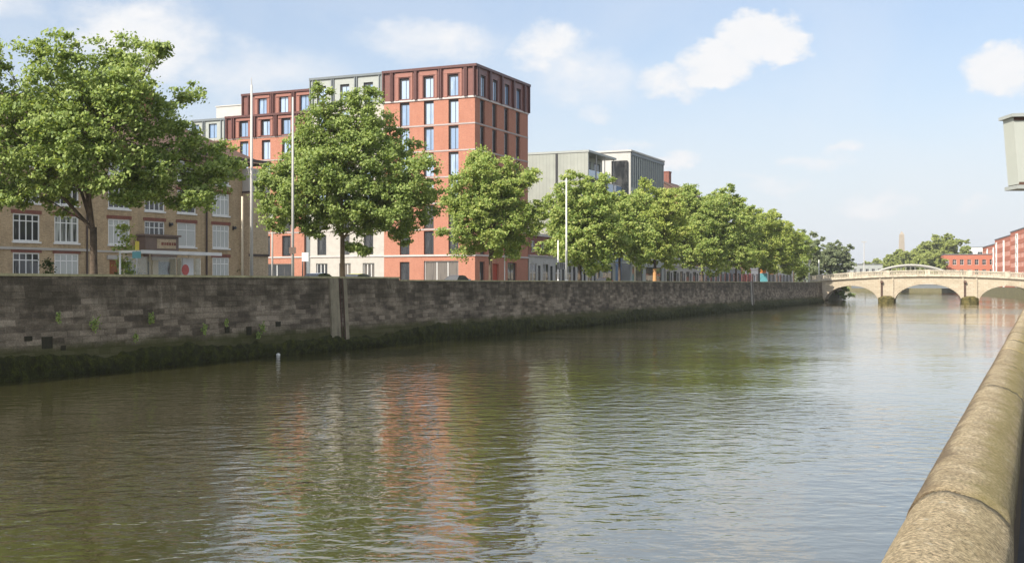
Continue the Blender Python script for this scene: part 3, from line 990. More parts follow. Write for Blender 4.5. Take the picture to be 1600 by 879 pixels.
def win_mesh(style, w, h):
    key = (style, round(w, 2), round(h, 2))
    if key in WCACHE: return WCACHE[key]
    s = STY[style]; t = s['t']; d = 0.09
    m = MB()
    m.box(0, t, 0, d, 0, h); m.box(w - t, w, 0, d, 0, h)
    m.box(t, w - t, 0.002, d, 0, t); m.box(t, w - t, 0.002, d, h - t, h)
    if 'left' in s:  # solid dark strips left and top stand in for shade in the reveal
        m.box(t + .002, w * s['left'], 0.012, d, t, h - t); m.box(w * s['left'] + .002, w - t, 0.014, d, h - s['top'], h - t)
    for v in s['v']: m.box(v * w - t * .4, v * w + t * .4, 0.004, d, t, h - t)
    for q in s['h']:
        xs = [t] + [v * w for v in s['v']] + [w - t]
        for a, b in zip(xs, xs[1:]):
            m.box(a + (0 if a == t else t * .4), b - (0 if b == w - t else t * .4), 0.008, d, q * h - t * .35, q * h + t * .35)
    g = MB()
    y = s['inset']
    g.box(t * .5, w - t * .5, y, y + 0.02, t * .5, h - t * .5)
    WCACHE[key] = (m.mesh('window', M[s['fr']]), g.mesh('pane', M[s['gl']]))
    return WCACHE[key]


def facade(rt, mb, p0, rot, Wd, z0, z1, ops, reveal=0.22, m=0, sill=None, part=True):
    """wall plane with real openings: ops = (x0, x1, z0, z1, style). p0 in the building's own axes; the wall faces local -y."""
    c, s = math.cos(rot), math.sin(rot)
    T = lambda x, y, z: (p0[0] + x * c - y * s, p0[1] + x * s + y * c, z)
    xs = sorted({0.0, Wd, *[round(o[0], 4) for o in ops], *[round(o[1], 4) for o in ops]})
    zs = sorted({z0, z1, *[round(o[2], 4) for o in ops], *[round(o[3], 4) for o in ops]})
    for a, b in zip(xs, xs[1:]):
        for q, r in zip(zs, zs[1:]):
            cx, cz = (a + b) / 2, (q + r) / 2
            if any(o[0] < cx < o[1] and o[2] < cz < o[3] for o in ops): continue
            mb.face([T(a, 0, q), T(b, 0, q), T(b, 0, r), T(a, 0, r)], m)
    for o in ops:
        a, b, q, r = o[:4]; d = reveal
        mb.face([T(a, 0, q), T(a, d, q), T(a, d, r), T(a, 0, r)][::-1], m)
        mb.face([T(b, 0, q), T(b, d, q), T(b, d, r), T(b, 0, r)], m)
        mb.face([T(a, 0, r), T(a, d, r), T(b, d, r), T(b, 0, r)][::-1], m)
        mb.face([T(a, 0, q), T(a, d, q), T(b, d, q), T(b, 0, q)], m)
        if part and len(o) > 4 and o[4]:
            fm, gm = win_mesh(o[4], b - a, r - q)
            nm = 'door' if o[4] == 'door' else 'window'
            f = link(nm, fm, parent=rt, loc=T(a, reveal - 0.10, q), rotz=rot)
            link('pane', gm, parent=f)
    return T


# ---- red brick corner tower with its long wing
def build_tower():
    rz = -math.atan2(0.410, 0.912)
    t = root('apartment_building', 'tall new red brick corner apartment building with maroon metal top storey', 'building', (-4.7, 146, LROAD), rz)
    LV = [4.22, 7.57, 10.92, 14.27, 17.62, 20.97, 24.33]; TOP = 28.35
    B = MB()          # red brick
    cw = (10.2, 6.63, 3.05)                     # front window centres, from the corner
    ops = []
    for z0, z1 in zip(LV, LV[1:]):
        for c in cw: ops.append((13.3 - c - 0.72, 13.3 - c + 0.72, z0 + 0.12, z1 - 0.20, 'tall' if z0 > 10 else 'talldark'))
    ops += [(13.3 - 10.2 - 0.72, 13.3 - 10.2 + 0.72, 0.1, 3.4, 'talldark'), (13.3 - 7.35, 13.3 - 2.35, 0.3, 3.5, 'shop')]
    facade(t, B, (-13.3, 0), 0, 13.3, 0, LV[-1], ops, 0.32)
    rc = (2.24, 5.92, 9.68, 13.5)
    ops = []
    for z0, z1 in zip(LV, LV[1:]):
        for c in rc: ops.append((c - 0.72, c + 0.72, z0 + 0.12, z1 - 0.20, 'talldark'))
    ops += [(1.4, 2.9, 0.2, 3.4, 'talldark'), (10.0, 13.0, 0.3, 3.4, 'shopgrey'), (5.4, 7.2, 0.1, 3.2, None)]
    facade(t, B, (0, 0), R(90), 16.9, 0, LV[-1], ops, 0.32)
    B.face([(0, 16.9, 0), (-13.3, 16.9, 0), (-13.3, 16.9, LV[-1]), (0, 16.9, LV[-1])])
    # far part of the wing in the same brick
    wc = (28.9, 32.3, 36.0)
    WL = [4.22, 7.57, 10.92, 14.27, 17.62]; WT = 20.85
    ops = []
    for z0, z1 in zip(WL, WL[1:] + [WT]):
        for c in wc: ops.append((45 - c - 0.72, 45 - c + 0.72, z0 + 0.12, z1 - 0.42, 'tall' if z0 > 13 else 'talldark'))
    for c in (40.2,):
        for z0, z1 in zip(WL, WL[1:] + [WT]): ops.append((45 - c - 0.72, 45 - c + 0.72, z0 + 0.12, z1 - 0.20, 'talldark'))
    ops += [(45 - 37, 45 - 27.6, 0.4, 3.3, 'shop')]
    facade(t, B, (-45, 0.25), 0, 45 - 26.0, 0, WT, ops, 0.32)
    B.face([(-26.0, 0.25, 0), (-26.0, 12, 0), (-26.0, 12, WT), (-26.0, 0.25, WT)])
    B.face([(-45, 12, 0), (-45, 0.25, 0), (-45, 0.25, WT), (-45, 12, WT)])
    B.face([(-26.0, 12, 0), (-45, 12, 0), (-45, 12, WT), (-26.0, 12, WT)])
    B.build('brick_wall', M['red_brick'], t)
    d = MB(); d.box(-0.32, -0.26, 5.42, 7.18, 0.1, 3.18); d.build('door', M['red_door'], t)
    # maroon cladding, top storey
    A = MB()
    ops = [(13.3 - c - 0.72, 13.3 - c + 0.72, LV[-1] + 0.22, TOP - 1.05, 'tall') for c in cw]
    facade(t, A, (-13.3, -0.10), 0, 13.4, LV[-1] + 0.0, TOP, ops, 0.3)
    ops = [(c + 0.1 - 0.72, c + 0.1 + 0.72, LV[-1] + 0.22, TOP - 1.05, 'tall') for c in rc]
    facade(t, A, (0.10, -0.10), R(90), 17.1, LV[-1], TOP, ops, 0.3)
    A.face([(0.1, 17.0, LV[-1]), (-13.3, 17.0, LV[-1]), (-13.3, 17.0, TOP), (0.1, 17.0, TOP)])
    A.face([(-13.3, 17.0, LV[-1]), (-13.3, -0.1, LV[-1]), (-13.3, -0.1, TOP), (-13.3, 17.0, TOP)])
    A.build('metal_cladding', M['maroon_metal'], t)
    A = MB()
    # upper and lower rows of the wing
    ops = [(37.0 - c - 0.7, 37.0 - c + 0.7, 24.15, 26.4, 'single') for c in (33.6, 30.0, 26.6)]
    facade(t, A, (-37.0, 1.2), 0, 37.0 - 24.95, 23.7, 27.15, ops, 0.3)
    A.face([(-37.0, 13, 23.7), (-37.0, 1.2, 23.7), (-37.0, 1.2, 27.15), (-37.0, 13, 27.15)])
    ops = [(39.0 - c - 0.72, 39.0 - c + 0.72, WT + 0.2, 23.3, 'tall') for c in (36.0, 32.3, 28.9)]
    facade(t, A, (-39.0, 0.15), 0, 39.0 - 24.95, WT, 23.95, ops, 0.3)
    A.build('metal_cladding', M['maroon_metal'], t)
    F = MB()
    fins = [13.3, 12.15, 11.9, 8.55, 8.35, 4.98, 4.72, 1.35, 1.10, 0.05]
    for f in fins: F.box(-f - 0.09, -f + 0.09, -0.34, -0.103, LV[-1] + 0.06, TOP - 0.26)
    for c in (0.16, 0.5, 3.95, 4.2, 7.68, 7.93, 11.46, 11.71, 15.2, 15.5, 16.9): F.box(0.103, 0.34, c - 0.09, c + 0.09, LV[-1] + 0.06, TOP - 0.26)
    F.box(-13.42, 0.38, -0.38, -0.105, TOP - 0.26, TOP + 0.06); F.box(0.105, 0.38, -0.10, 17.1, TOP - 0.26, TOP + 0.06)
    F.build('fin', M['maroon_dark'], t)
    F = MB()
    for f in (36.95, 35.3 + 0.6, 32.0, 31.7, 28.5, 28.2, 25.0): F.box(-f - 0.09, -f + 0.09, 0.98, 1.197, 23.97, 26.9)
    F.box(-37.1, -24.95, 0.95, 1.196, 26.9, 27.2)
    for f in (38.9, 37.9, 37.6, 34.3, 34.0, 30.7, 30.4, 27.0, 26.7, 25.1): F.box(-f - 0.09, -f + 0.09, -0.08, 0.147, WT + 0.08, 23.72)
    F.box(-39.1, -24.95, -0.12, 0.146, 23.72, 24.02)
    F.build('fin', M['maroon_dark'], t)
    # paler frames round the top windows, and recessed rose panels
    P = MB()
    for c in cw:
        for a, b, z0, z1 in ((-1.28, -0.80, LV[-1] + 0.1, TOP - 0.95), (0.98, 1.28, LV[-1] + 0.1, TOP - 0.95), (-1.28, 1.28, TOP - 0.93, TOP - 0.34)):
            P.box(-c + a, -c + b, -0.20, -0.104, z0, z1)
        P.build('window_surround', M['rose_panel'], t); P = MB()
    for c, zb, zt, yy in [(33.6, 24.0, 26.85, 1.2), (30.0, 24.0, 26.85, 1.2), (26.6, 24.0, 26.85, 1.2), (36.0, WT + 0.1, 23.7, 0.15), (32.3, WT + 0.1, 23.7, 0.15), (28.9, WT + 0.1, 23.7, 0.15)]:
        for a, b, z0, z1 in ((-1.25, -0.78, zb, zt - 0.55), (0.9, 1.25, zb, zt - 0.55), (-1.25, 1.25, zt - 0.42, zt - 0.05)):
            P.box(-c + a, -c + b, yy - 0.10, yy - 0.004, z0, z1)
        P.build('window_surround', M['rose_panel'], t); P = MB()
    # grey clad middle block over a pale stone base
    G = MB()
    gc = (23.07, 19.4, 15.74)
    ops = []
    for z0, z1 in zip(LV, LV[1:]):
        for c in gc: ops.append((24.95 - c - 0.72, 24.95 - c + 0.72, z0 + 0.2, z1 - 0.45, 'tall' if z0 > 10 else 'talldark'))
    ops += [(24.95 - c - 0.9, 24.95 - c + 0.9, 0.3, 3.3, 'shop') for c in gc]
    facade(t, G, (-24.95, 0.12), 0, 24.95 - 13.3, 0, LV[-1], ops, 0.3)
    G.build('stone_wall', M['white_stone'], t)
    G = MB()
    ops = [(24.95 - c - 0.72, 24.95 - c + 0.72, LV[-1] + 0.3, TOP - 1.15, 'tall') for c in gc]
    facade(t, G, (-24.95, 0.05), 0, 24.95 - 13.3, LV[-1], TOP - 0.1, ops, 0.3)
    G.face([(-24.95, 14, 0), (-24.95, 0.05, 0), (-24.95, 0.05, TOP - 0.1), (-24.95, 14, TOP - 0.1)])
    ops = [(45 - 41.4 - 0.72, 45 - 41.4 + 0.72, WT + 0.3, 23.2, 'single'), (45 - 44.3 - .5, 45 - 44.3 + .5, WT + .3, 23.2, 'single')]
    facade(t, G, (-45, 0.2), 0, 6.0, WT, 23.85, ops, 0.3)
    G.face([(-45, 12, WT), (-45, 0.2, WT), (-45, 0.2, 23.85), (-45, 12, 23.85)])
    G.build('grey_cladding', M['grey_metal'], t)
    F = MB()
    for f in (24.85, 24.4, 21.4, 21.1, 17.75, 17.45, 14.0, 13.6): F.box(-f - 0.07, -f + 0.07, -0.12, 0.047, LV[-1] + 0.1, TOP - 0.3)
    F.box(-24.95, -13.43, -0.15, 0.046, TOP - 0.3, TOP)
    F.build('grey_fin', M['grey_dark'], t)
    F = MB()
    for f in (44.9, 43.1, 42.8, 39.9, 39.3): F.box(-f - 0.06, -f + 0.06, 0.03, 0.197, WT + 0.06, 23.6)
    F.box(-45.05, -39.1, 0.02, 0.196, 23.6, 23.9)
    F.box(-26.0, -24.95, 0.6, 0.8, 0, WT)
    F.build('grey_fin', M['grey_dark'], t)
    # string courses
    Sx = MB()
    for i, z in enumerate(LV):
        if i in (0, 6):
            Sx.box(-13.3, 0.13, -0.14, -0.003, z - 0.13, z + 0.08); Sx.box(0.003, 0.13, 0.0, 16.95, z - 0.13, z + 0.08); Sx.build('string_course', M['string_stone'], t); Sx = MB()
    for z in [LV[0]]: Sx.box(-45, -26.05, 0.12, 0.247, z - 0.12, z + 0.06)
    Sx.build('string_course', M['string_stone'], t); Sx = MB()
    Sx.box(-24.9, -13.35, 0.0, 0.117, LV[0] - 0.1, LV[0] + 0.06)
    Sx.build('string_course', M['string_stone'], t)
    Sx = MB()
    for z in LV[1:6]:
        Sx.box(-13.3, 0.05, -0.05, -0.003, z - 0.11, z + 0.07); Sx.box(0.003, 0.05, 0.0, 16.9, z - 0.11, z + 0.07)
    for z in WL[1:] + [WT]: Sx.box(-45, -26.05, 0.19, 0.247, z - 0.1, z + 0.05)
    for z in LV[1:6]: Sx.box(-24.9, -13.35, 0.06, 0.117, z - 0.08, z + 0.04)
    Sx.build('floor_band', M['grey_band'], t)
    Rf = MB()
    Rf.face([(-13.3, -0.1, TOP), (0.1, -0.1, TOP), (0.1, 17, TOP), (-13.3, 17, TOP)])
    Rf.face([(-24.95, 0.05, TOP - .1), (-13.3, 0.05, TOP - .1), (-13.3, 14, TOP - .1), (-24.95, 14, TOP - .1)])
    Rf.face([(-37, 1.2, 27.15), (-24.95, 1.2, 27.15), (-24.95, 13, 27.15), (-37, 13, 27.15)])
    Rf.face([(-45, 0.2, 23.85), (-24.95, 0.2, 23.85), (-24.95, 13, 23.85), (-45, 13, 23.85)])
    Rf.build('roof', M['grey_dark'], t)
    ph = MB(); ph.box(-44.2, -38.0, 4.5, 9.5, 23.86, 26.3); ph.box(-44.3, -37.9, 4.4, 9.6, 26.3, 26.45)
    ph.build('penthouse', M['pale_render'], t)
    return t


build_tower()


# ---- brown brick flats on the left
def build_flats():
    rz = math.atan2(1, 0.61)
    k = math.hypot(0.61, 1)
    Y0 = 62.0
    o = Vector((0.61 * Y0 - 81.9, Y0, LROAD))
    t = root('brick_flats', 'old four storey brown brick flats with white windows and tiled roof', 'building', o, rz)
    X = lambda px: (81.9 / (0.61 - (px - 800) / FPX) - Y0) * k
    Wd = X(379)
    cols = [(-44, -4), (20, 62), (85, 123), (169, 203), (226, 257), (277, 306), (332, 358)]
    FL = [(0.75, 2.75), (3.52, 5.42), (6.2, 8.0), (8.75, 10.35)]
    ops = []
    for i, (a, b) in enumerate(cols):
        x0, x1 = X(a), X(b)
        for f, (z0, z1) in enumerate(FL):
            if f == 0 and i in (3, 4, 5): continue
            st = 'sash' if i != 5 else 'sash2'
            ops.append((x0, x1, z0, z1, st))
            lint = MB(); lint.box(x0 - 0.15, x1 + 0.15, -0.03, -0.003, z1 + 0.0, z1 + 0.26); lint.build('lintel', M['lintel_brick'], t)
            sill = MB(); sill.box(x0 - 0.08, x1 + 0.08, -0.10, 0.12, z0 - 0.12, z0 - 0.002); sill.build('sill', M['white_paint'], t)
    dx0, dx1 = X(171), X(185)
    ops.append((dx0, dx1, 0.05, 2.35, None))
    px0, px1 = X(214), X(275)
    ops.append((px0 + 1.0, px1 - 0.6, 0.05, 2.3, 'shopgrey'))
    m = MB()
    Z = 11.1; D = 9.0
    facade(t, m, (0, 0), 0, Wd, 0, Z, ops, 0.14)
    m.face([(0, D, 0), (0, 0, 0), (0, 0, Z), (0, D, Z)])
    m.face([(Wd, 0, 0), (Wd, D, 0), (Wd, D, Z), (Wd, 0, Z)])
    m.face([(Wd, D, 0), (0, D, 0), (0, D, Z), (Wd, D, Z)])
    m.build('wall', M['brown_brick'], t)
    d = MB(); d.box(dx0, dx1, 0.1, 0.15, 0.05, 2.35); dd = d.build('door', M['wood_door'], t)
    h = MB(); h.box(dx0 - 0.25, dx1 + 0.25, -0.14, -0.003, 2.42, 2.72); h.build('door_canopy', M['white_stone'], t)
    s = MB(); s.box(0, X(150), -0.09, -0.004, 2.95, 3.12); s.box(X(150), px0 - 0.2, -0.07, -0.004, 2.92, 3.06); s.build('string_course', M['white_stone'], t)
    # dark sign board over the entrance, with a flat hood
    s = MB(); s.box(px0 - 0.15, px1 - 0.45, -1.1, -0.004, 4.22, 4.36); s.box(px0, px1 - 0.6, -0.95, -0.85, 3.05, 4.22); s.box(px0, px0 + 0.1, -0.85, -0.004, 3.05, 4.2); s.box(px1 - 0.7, px1 - 0.6, -0.85, -0.004, 3.05, 4.2)
    s.box(px0 + 0.6, px1 - 0.8, -1.0, -0.004, 2.65, 2.9)
    s.build('entrance_hood', M['brown_paint'], t)
    s = MB(); s.box(px0 + 1.1, px1 - 0.9, -0.985, -0.953, 3.3, 4.02); b = s.build('sign_board', M['tan_brick'], t)
    r = MB()
    xx = px0 + 1.5
    for i, w in enumerate((.22, .14, .2, .18, .15, .2)):
        r.box(xx, xx + w, -1.0, -0.988, 3.55, 3.78); xx += w + 0.07
    r.build('lettering', M['lintel_brick'], b)
    # drain pipes
    p = MB(); p.tube([(X(322), -0.09, 0), (X(322), -0.09, Z)], 0.07, 8); p.build('drain_pipe', M['gutter'], t)
    p = MB(); p.tube([(X(135), -0.09, 0), (X(135), -0.09, Z)], 0.06, 8); p.build('drain_pipe', M['gutter'], t)
    for px in (265, 364):
        p = MB(); p.tube([(X(px), -0.02, 5.2), (X(px), -0.3, 5.25)], [0.10, 0.13], 8); p.box(X(px) - .06, X(px) + .06, -0.06, -0.002, 5.05, 5.4); p.build('wall_lamp', M['black_paint'], t)
    # projecting end wing with a plain tan upper panel
    e = MB(); W2 = X(409)
    facade(t, e, (Wd, -0.75), 0, W2 - Wd, 0, 8.3, [], 0.1)
    e.face([(Wd, -0.002, 0), (Wd, -0.75, 0), (Wd, -0.75, 8.3), (Wd, -0.002, 8.3)]); e.face([(W2, -0.75, 0), (W2, 7, 0), (W2, 7, 8.3), (W2, -0.75, 8.3)])
    e.build('end_wing', M['tan_brick'], t)
    e = MB(); e.box(Wd - 0.02, W2 + 0.02, -0.77, 6.8, 8.3, 10.3); e.build('upper_panel', M['white_stone'], t)
    e = MB(); e.box(Wd - 0.06, W2 + 0.06, -0.82, 0.0, 8.22, 8.36); e.box(Wd - 0.06, W2 + 0.06, -0.82, -.76, 2.9, 3.1); e.build('wing_band', M['gutter'], t)
    # hipped roof
    r = MB()
    a = 0.45; zr = Z + 3.3
    E = W2 + a
    q = [(-a, -a, Z), (E, -a, Z - .35), (E, D + a, Z - .35), (-a, D + a, Z)]
    r0, r1 = (4.0, D / 2, zr), (Wd - 5.2, D / 2, zr)
    r.face([q[0], q[1], r1, r0]); r.face([q[1], q[2], r1]); r.face([q[2], q[3], r0, r1]); r.face([q[3], q[0], r0])
    rf = r.build('roof', M['roof_tile'], t)
    for px in (285,):
        c = MB(); x = X(px) - 0.2; c.box(x - 0.75, x + 0.75, D / 2 - .5, D / 2 + .5, zr - 1.2, zr + 1.75); c.box(x - 0.85, x + 0.85, D / 2 - .6, D / 2 + .6, zr + 1.75, zr + 1.95)
        c.build('chimney', M['red_brick'], rf)
        for dx in (-.4, .15):
            c = MB(); c.tube([(x + dx, D / 2, zr + 1.95), (x + dx, D / 2, zr + 2.4)], [.16, .13], 8); c.build('chimney_pot', M['red_brick'], rf)
    g = MB(); g.box(-a - .1, E + .1, -a - .14, -a, Z - .22, Z - .02); g.build('gutter', M['gutter'], t)
    return t


build_flats()


# ---- generic quay front building
def quay_building(name, label, Y0, Y1, H, wall, off=22.0, depth=12, floors=3, ncol=4, style='plainwhite', shop='shopgrey', shopmat=None, roof='flat', roofmat='slate', fh=4.0, extra=None, side=None, group=None):
    k = math.hypot(0.447, 1)
    o = Vector((lw(Y0) - off * 1.0954, Y0, LROAD))
    t = root(name, label, 'building', o, math.atan2(1, 0.447), group)
    Wd = (Y1 - Y0) * k - 0.02
    ops = []
    fs = (H - fh - 0.4) / max(1, floors - 1)
    cw = Wd / ncol
    for f in range(floors - 1):
        z = fh + f * fs
        for c in range(ncol):
            x = cw * (c + 0.5)
            ops.append((x - min(0.6, cw * .28), x + min(0.6, cw * .28), z + fs * 0.22, z + fs * 0.80, style))
    m = MB()
    facade(t, m, (0, 0), 0, Wd, fh, H, ops, 0.18)
    m.face([(0, depth, 0), (0, 0, 0), (0, 0, H), (0, depth, H)]); m.face([(Wd, 0, 0), (Wd, depth, 0), (Wd, depth, H), (Wd, 0, H)]); m.face([(Wd, depth, 0), (0, depth, 0), (0, depth, H), (Wd, depth, H)])
    if roof == 'flat': m.face([(0, 0, H), (Wd, 0, H), (Wd, depth, H), (0, depth, H)])
    m.build('wall', M[wall], t)
    g = MB()
    n = max(1, int(Wd / 4.2)); sw = Wd / n
    ops = []
    for c in range(n):
        ops.append((c * sw + sw * .10, c * sw + sw * .62, 0.5, fh - 1.0, shop))
        ops.append((c * sw + sw * .70, c * sw + sw * .92, 0.05, fh - 1.3, 'door'))
    facade(t, g, (0, -0.12), 0, Wd, 0, fh - 0.02, ops, 0.2)
    g.face([(0, 0, 0), (0, -.12, 0), (0, -.12, fh - .02), (0, 0, fh - .02)]); g.face([(0, -.12, fh - .02), (Wd, -.12, fh - .02), (Wd, 0, fh - .02), (0, 0, fh - .02)])
    g.build('shopfront', M[shopmat or wall], t)
    b = MB(); b.box(-.02, Wd + .02, -0.3, -0.004, fh, fh + 0.16); b.box(-.05, Wd + .05, -0.2, -0.004, H - 0.25, H + 0.12); b.build('cornice', M['string_stone'], t)
    if roof == 'pitched':
        r = MB(); zr = H + depth * 0.28
        r.face([(-.2, -.25, H), (Wd + .2, -.25, H), (Wd + .2, depth / 2, zr), (-.2, depth / 2, zr)]); r.face([(Wd + .2, depth + .25, H), (-.2, depth + .25, H), (-.2, depth / 2, zr), (Wd + .2, depth / 2, zr)])
        r.face([(0, depth, H), (0, 0, H), (0, depth / 2, zr - .06)]); r.face([(Wd, 0, H), (Wd, depth, H), (Wd, depth / 2, zr - .06)])
        rf = r.build('roof', M[roofmat], t)
        c = MB(); c.box(Wd * .5 - .9, Wd * .5 + .9, depth / 2 - .6, depth / 2 + .6, zr - 1, zr + 2.0); c.box(Wd * .5 - 1, Wd * .5 + 1, depth / 2 - .7, depth / 2 + .7, zr + 2.0, zr + 2.2); c.build('chimney', M['dark_red_brick'], rf)
    if extra: extra(t, Wd)
    return t


# low two storey wing between tower and grey building
def low_panel(t, Wd):
    m = MB()
    for i in range(6):
        x = 1 + i * (Wd - 2) / 6
        m.box(x, x + .14, -0.2, -0.125, 0.2, 3.7)
    m.build('pier', M['pale_render'], t)


quay_building('low_wing', 'low two storey wing with white ground floor beside the red tower', 161.8, 187.3, 7.6, 'dark_red_brick', floors=2, ncol=8, shop='plainwhite', shopmat='pale_render', fh=4.45, extra=low_panel, depth=9)


def build_zinc():
    k = math.hypot(0.447, 1)
    o = Vector((0.065 * 184 + 0.2, 184.0, LROAD))
    t = root('zinc_building', 'pale grey metal clad apartment building with recessed top balcony', 'building', o, math.atan2(1, 0.447))
    H = 21.9
    m = MB()
    L1 = 13.4
    # river face with a recessed balcony at the top, then blank side facing the tower
    ops = [(1.2 + i * 3.1, 2.7 + i * 3.1, z, z + 1.9, 'talldark') for i in range(4) for z in (5.0, 8.1, 11.2)]
    facade(t, m, (0, 0), 0, L1, 0, 14.6, ops + [(1, 5.6, .3, 3.4, 'shopgrey'), (7, 12, .3, 3.4, 'shopgrey')], 0.2)
    facade(t, m, (0, 2.4), 0, L1, 14.6, H - .35, [(1.0, 3.6, 14.9, 17.2, 'talldark'), (5.0, 7.6, 14.9, 17.2, 'shopgrey'), (9.2, 12.2, 14.9, 17.2, 'talldark'), (1.0, 3.6, 18.3, 20.8, 'talldark'), (5, 7.6, 18.3, 20.8, 'shopgrey'), (9.2, 12.2, 18.3, 20.8, 'talldark')], 0.15)
    m.face([(0, 0, 14.6), (L1, 0, 14.6), (L1, 2.4, 14.6), (0, 2.4, 14.6)])
    m.face([(0, 24, 0), (0, 0, 0), (0, 0, 14.6), (0, 24, 14.6)])
    m.box(0.0, 0.35, 0.0, 2.4, 14.61, H - .36)
    m.face([(0, 24, 14.6), (0, 2.4, 14.6), (0, 2.4, H - .35), (0, 24, H - .35)])
    m.face([(L1, 0, 0), (L1, 24, 0), (L1, 24, H - .35), (L1, 2.4, H - .35), (L1, 2.4, 14.6), (L1, 0, 14.6)])
    m.face([(L1, 24, 0), (0, 24, 0), (0, 24, H - .35), (L1, 24, H - .35)])
    m.build('wall', M['zinc'], t)
    r = MB(); r.box(-.1, L1 + .1, -.15, 24.2, H - .34, H); r.build('roof', M['grey_metal'], t)
    d = MB(); d.box(-0.06, -0.004, 5.2, 5.6, 0.2, H - .35); d.build('joint_strip', M['dark_frame'], t)
    b = MB(); b.box(.4, L1 - .05, 0.05, 0.08, 14.65, 15.75); b.box(.4, L1 - .05, 1.0, 1.03, 18.05, 19.1); b.build('balustrade', M['glass_sky'], t)
    b = MB(); b.box(.36, L1 - .01, .9, 2.39, 17.85, 18.03); b.build('balcony', M['grey_metal'], t)
    p = MB()
    for x in (4.3, 8.4, 12.9): p.box(x, x + .12, .12, .24, 14.61, H - .35)
    p.build('balcony_post', M['steel'], t)
    # taller rear block further along
    q = MB()
    x0, x1, y0 = 21.6, 42.0, 0.0
    H2 = 23.9
    ops = [(1.0 + i * 2.4, 2.3 + i * 2.4, z, z + 2.0, 'talldark') for i in range(8) for z in (5.2, 8.4, 11.6, 14.8)]
    facade(t, q, (x0, y0), 0, x1 - x0, 0, H2, ops + [(1, 7, .3, 3.6, 'shopgrey'), (9, 19, .3, 3.6, 'shopgrey')], .2)
    q.face([(x1, 0, 0), (x1, 14, 0), (x1, 14, H2), (x1, 0, H2)]); q.face([(x0, 0, H2), (x1, 0, H2), (x1, 14, H2), (x0, 14, H2)])
    q.build('wall', M['grey_metal'], t)
    q = MB(); q.face([(x0, 14, 0), (x0, 0, 0), (x0, 0, H2), (x0, 14, H2)]); q.box(x0 - .25, x1 + .1, -.2, 14.2, H2 + .003, H2 + .3); q.build('end_wall', M['pale_render'], t)
    q = MB()
    for i in range(16): q.box(x0 + .6 + i * 1.26, x0 + .72 + i * 1.26, -.16, -.004, 17.6, H2 - .6)
    q.box(x0 + .2, x1, -.16, -.004, H2 - .6, H2 - .1)
    q.build('fin', M['grey_dark'], t)
    q = MB(); q.box(x0 - .5, x0 - .06, 0.5, 3.4, 10, H2 - 1.6); q.build('stair_glass', M['glass_dark'], t)
    # glazed link between both
    q = MB(); q.box(L1 + .03, x0 - .52, 1.6, 12, 4.1, 17.8); q.build('link_block', M['pale_render'], t)
    q = MB(); q.box(L1 + .03, x0 - .52, 1.5, 1.597, 0.1, 17.6); q.build('link_glass', M['glass_sky'], t)
    q = MB(); q.box(L1 - 1, x0 + 1, -1.4, -.006, 4.0, 4.25); q.build('entrance_canopy', M['grey_metal'], t)
    return t


build_zinc()


def sign_strip(mat, x0, x1, z0, z1):
    def f(t, Wd):
        m = MB(); m.box(x0, min(x1, Wd - .1), -0.36, -0.304, z0, z1); m.build('fascia', M[mat], t)
    return f


QB = 'shop buildings along the left quay'
quay_building('stone_shop', 'grey stone shop building behind the tree with the orange trunk strip', 223.2, 236, 15.5, 'white_stone', floors=4, ncol=4, shopmat='white_stone', group=QB)
quay_building('brick_house', 'tall dark brown brick building whose chimney shows above the treetops', 236, 250, 18.8, 'dark_red_brick', floors=6, ncol=4, roof='pitched', roofmat='roof_tile', shopmat='white_stone', group=QB)
quay_building('grey_house', 'pale grey rendered building with small shop beside the dark trunk', 250, 266, 13.0, 'pale_render', floors=4, ncol=5, shopmat='grey_metal', group=QB)
quay_building('dark_shop', 'building with dark shop windows left of the red shop', 266, 282, 12.5, 'tan_brick', floors=3, ncol=5, shopmat='grey_dark', group=QB)
quay_building('red_shop', 'narrow red painted shop building along the far quay', 282, 292, 11.5, 'red_paint', floors=3, ncol=3, shopmat='red_paint', group=QB, extra=sign_strip('white_paint', .6, 8, 2.9, 3.7))
quay_building('white_shop', 'bright white rendered shop building along the far quay', 292, 311, 12.0, 'white_paint', floors=3, ncol=5, shopmat='white_paint', group=QB)
quay_building('pink_shop', 'pinkish rendered shop building under a square orange sign', 311, 330, 11.5, 'string_stone', floors=3, ncol=5, shopmat='white_stone', group=QB, extra=sign_strip('orange_paint', .8, 6, 3.0, 4.0))
quay_building('stone_house', 'pale stone house nearest the bridge at the end of the far quay', 330, 352, 10.5, 'white_stone', floors=3, ncol=5, shopmat='pale_render', group=QB, roof='pitched')

# ------------------------------------------------------------------ poles, shelter, signs, cars on the left quay
def pole(name, label, px, off, top, r0, r1, mat, base=True, cat='pole', group=None):
    p = at(px, off)
    rt = root(name, label, cat, p, 0, group)
    m = MB(); m.tube([(0, 0, 0), (0, 0, top * .5), (0, 0, top)], [r0, (r0 + r1) / 2, r1], 10); m.build('pole', M[mat], rt, smooth=True)
    if base:
        m = MB(); m.tube([(0, 0, 0.13), (0, 0, 0.9), (0, 0, 1.0)], [r0 * 1.5, r0 * 1.5, r0 * 1.02], 10); m.build('base', M[mat], rt, smooth=True)
    return rt


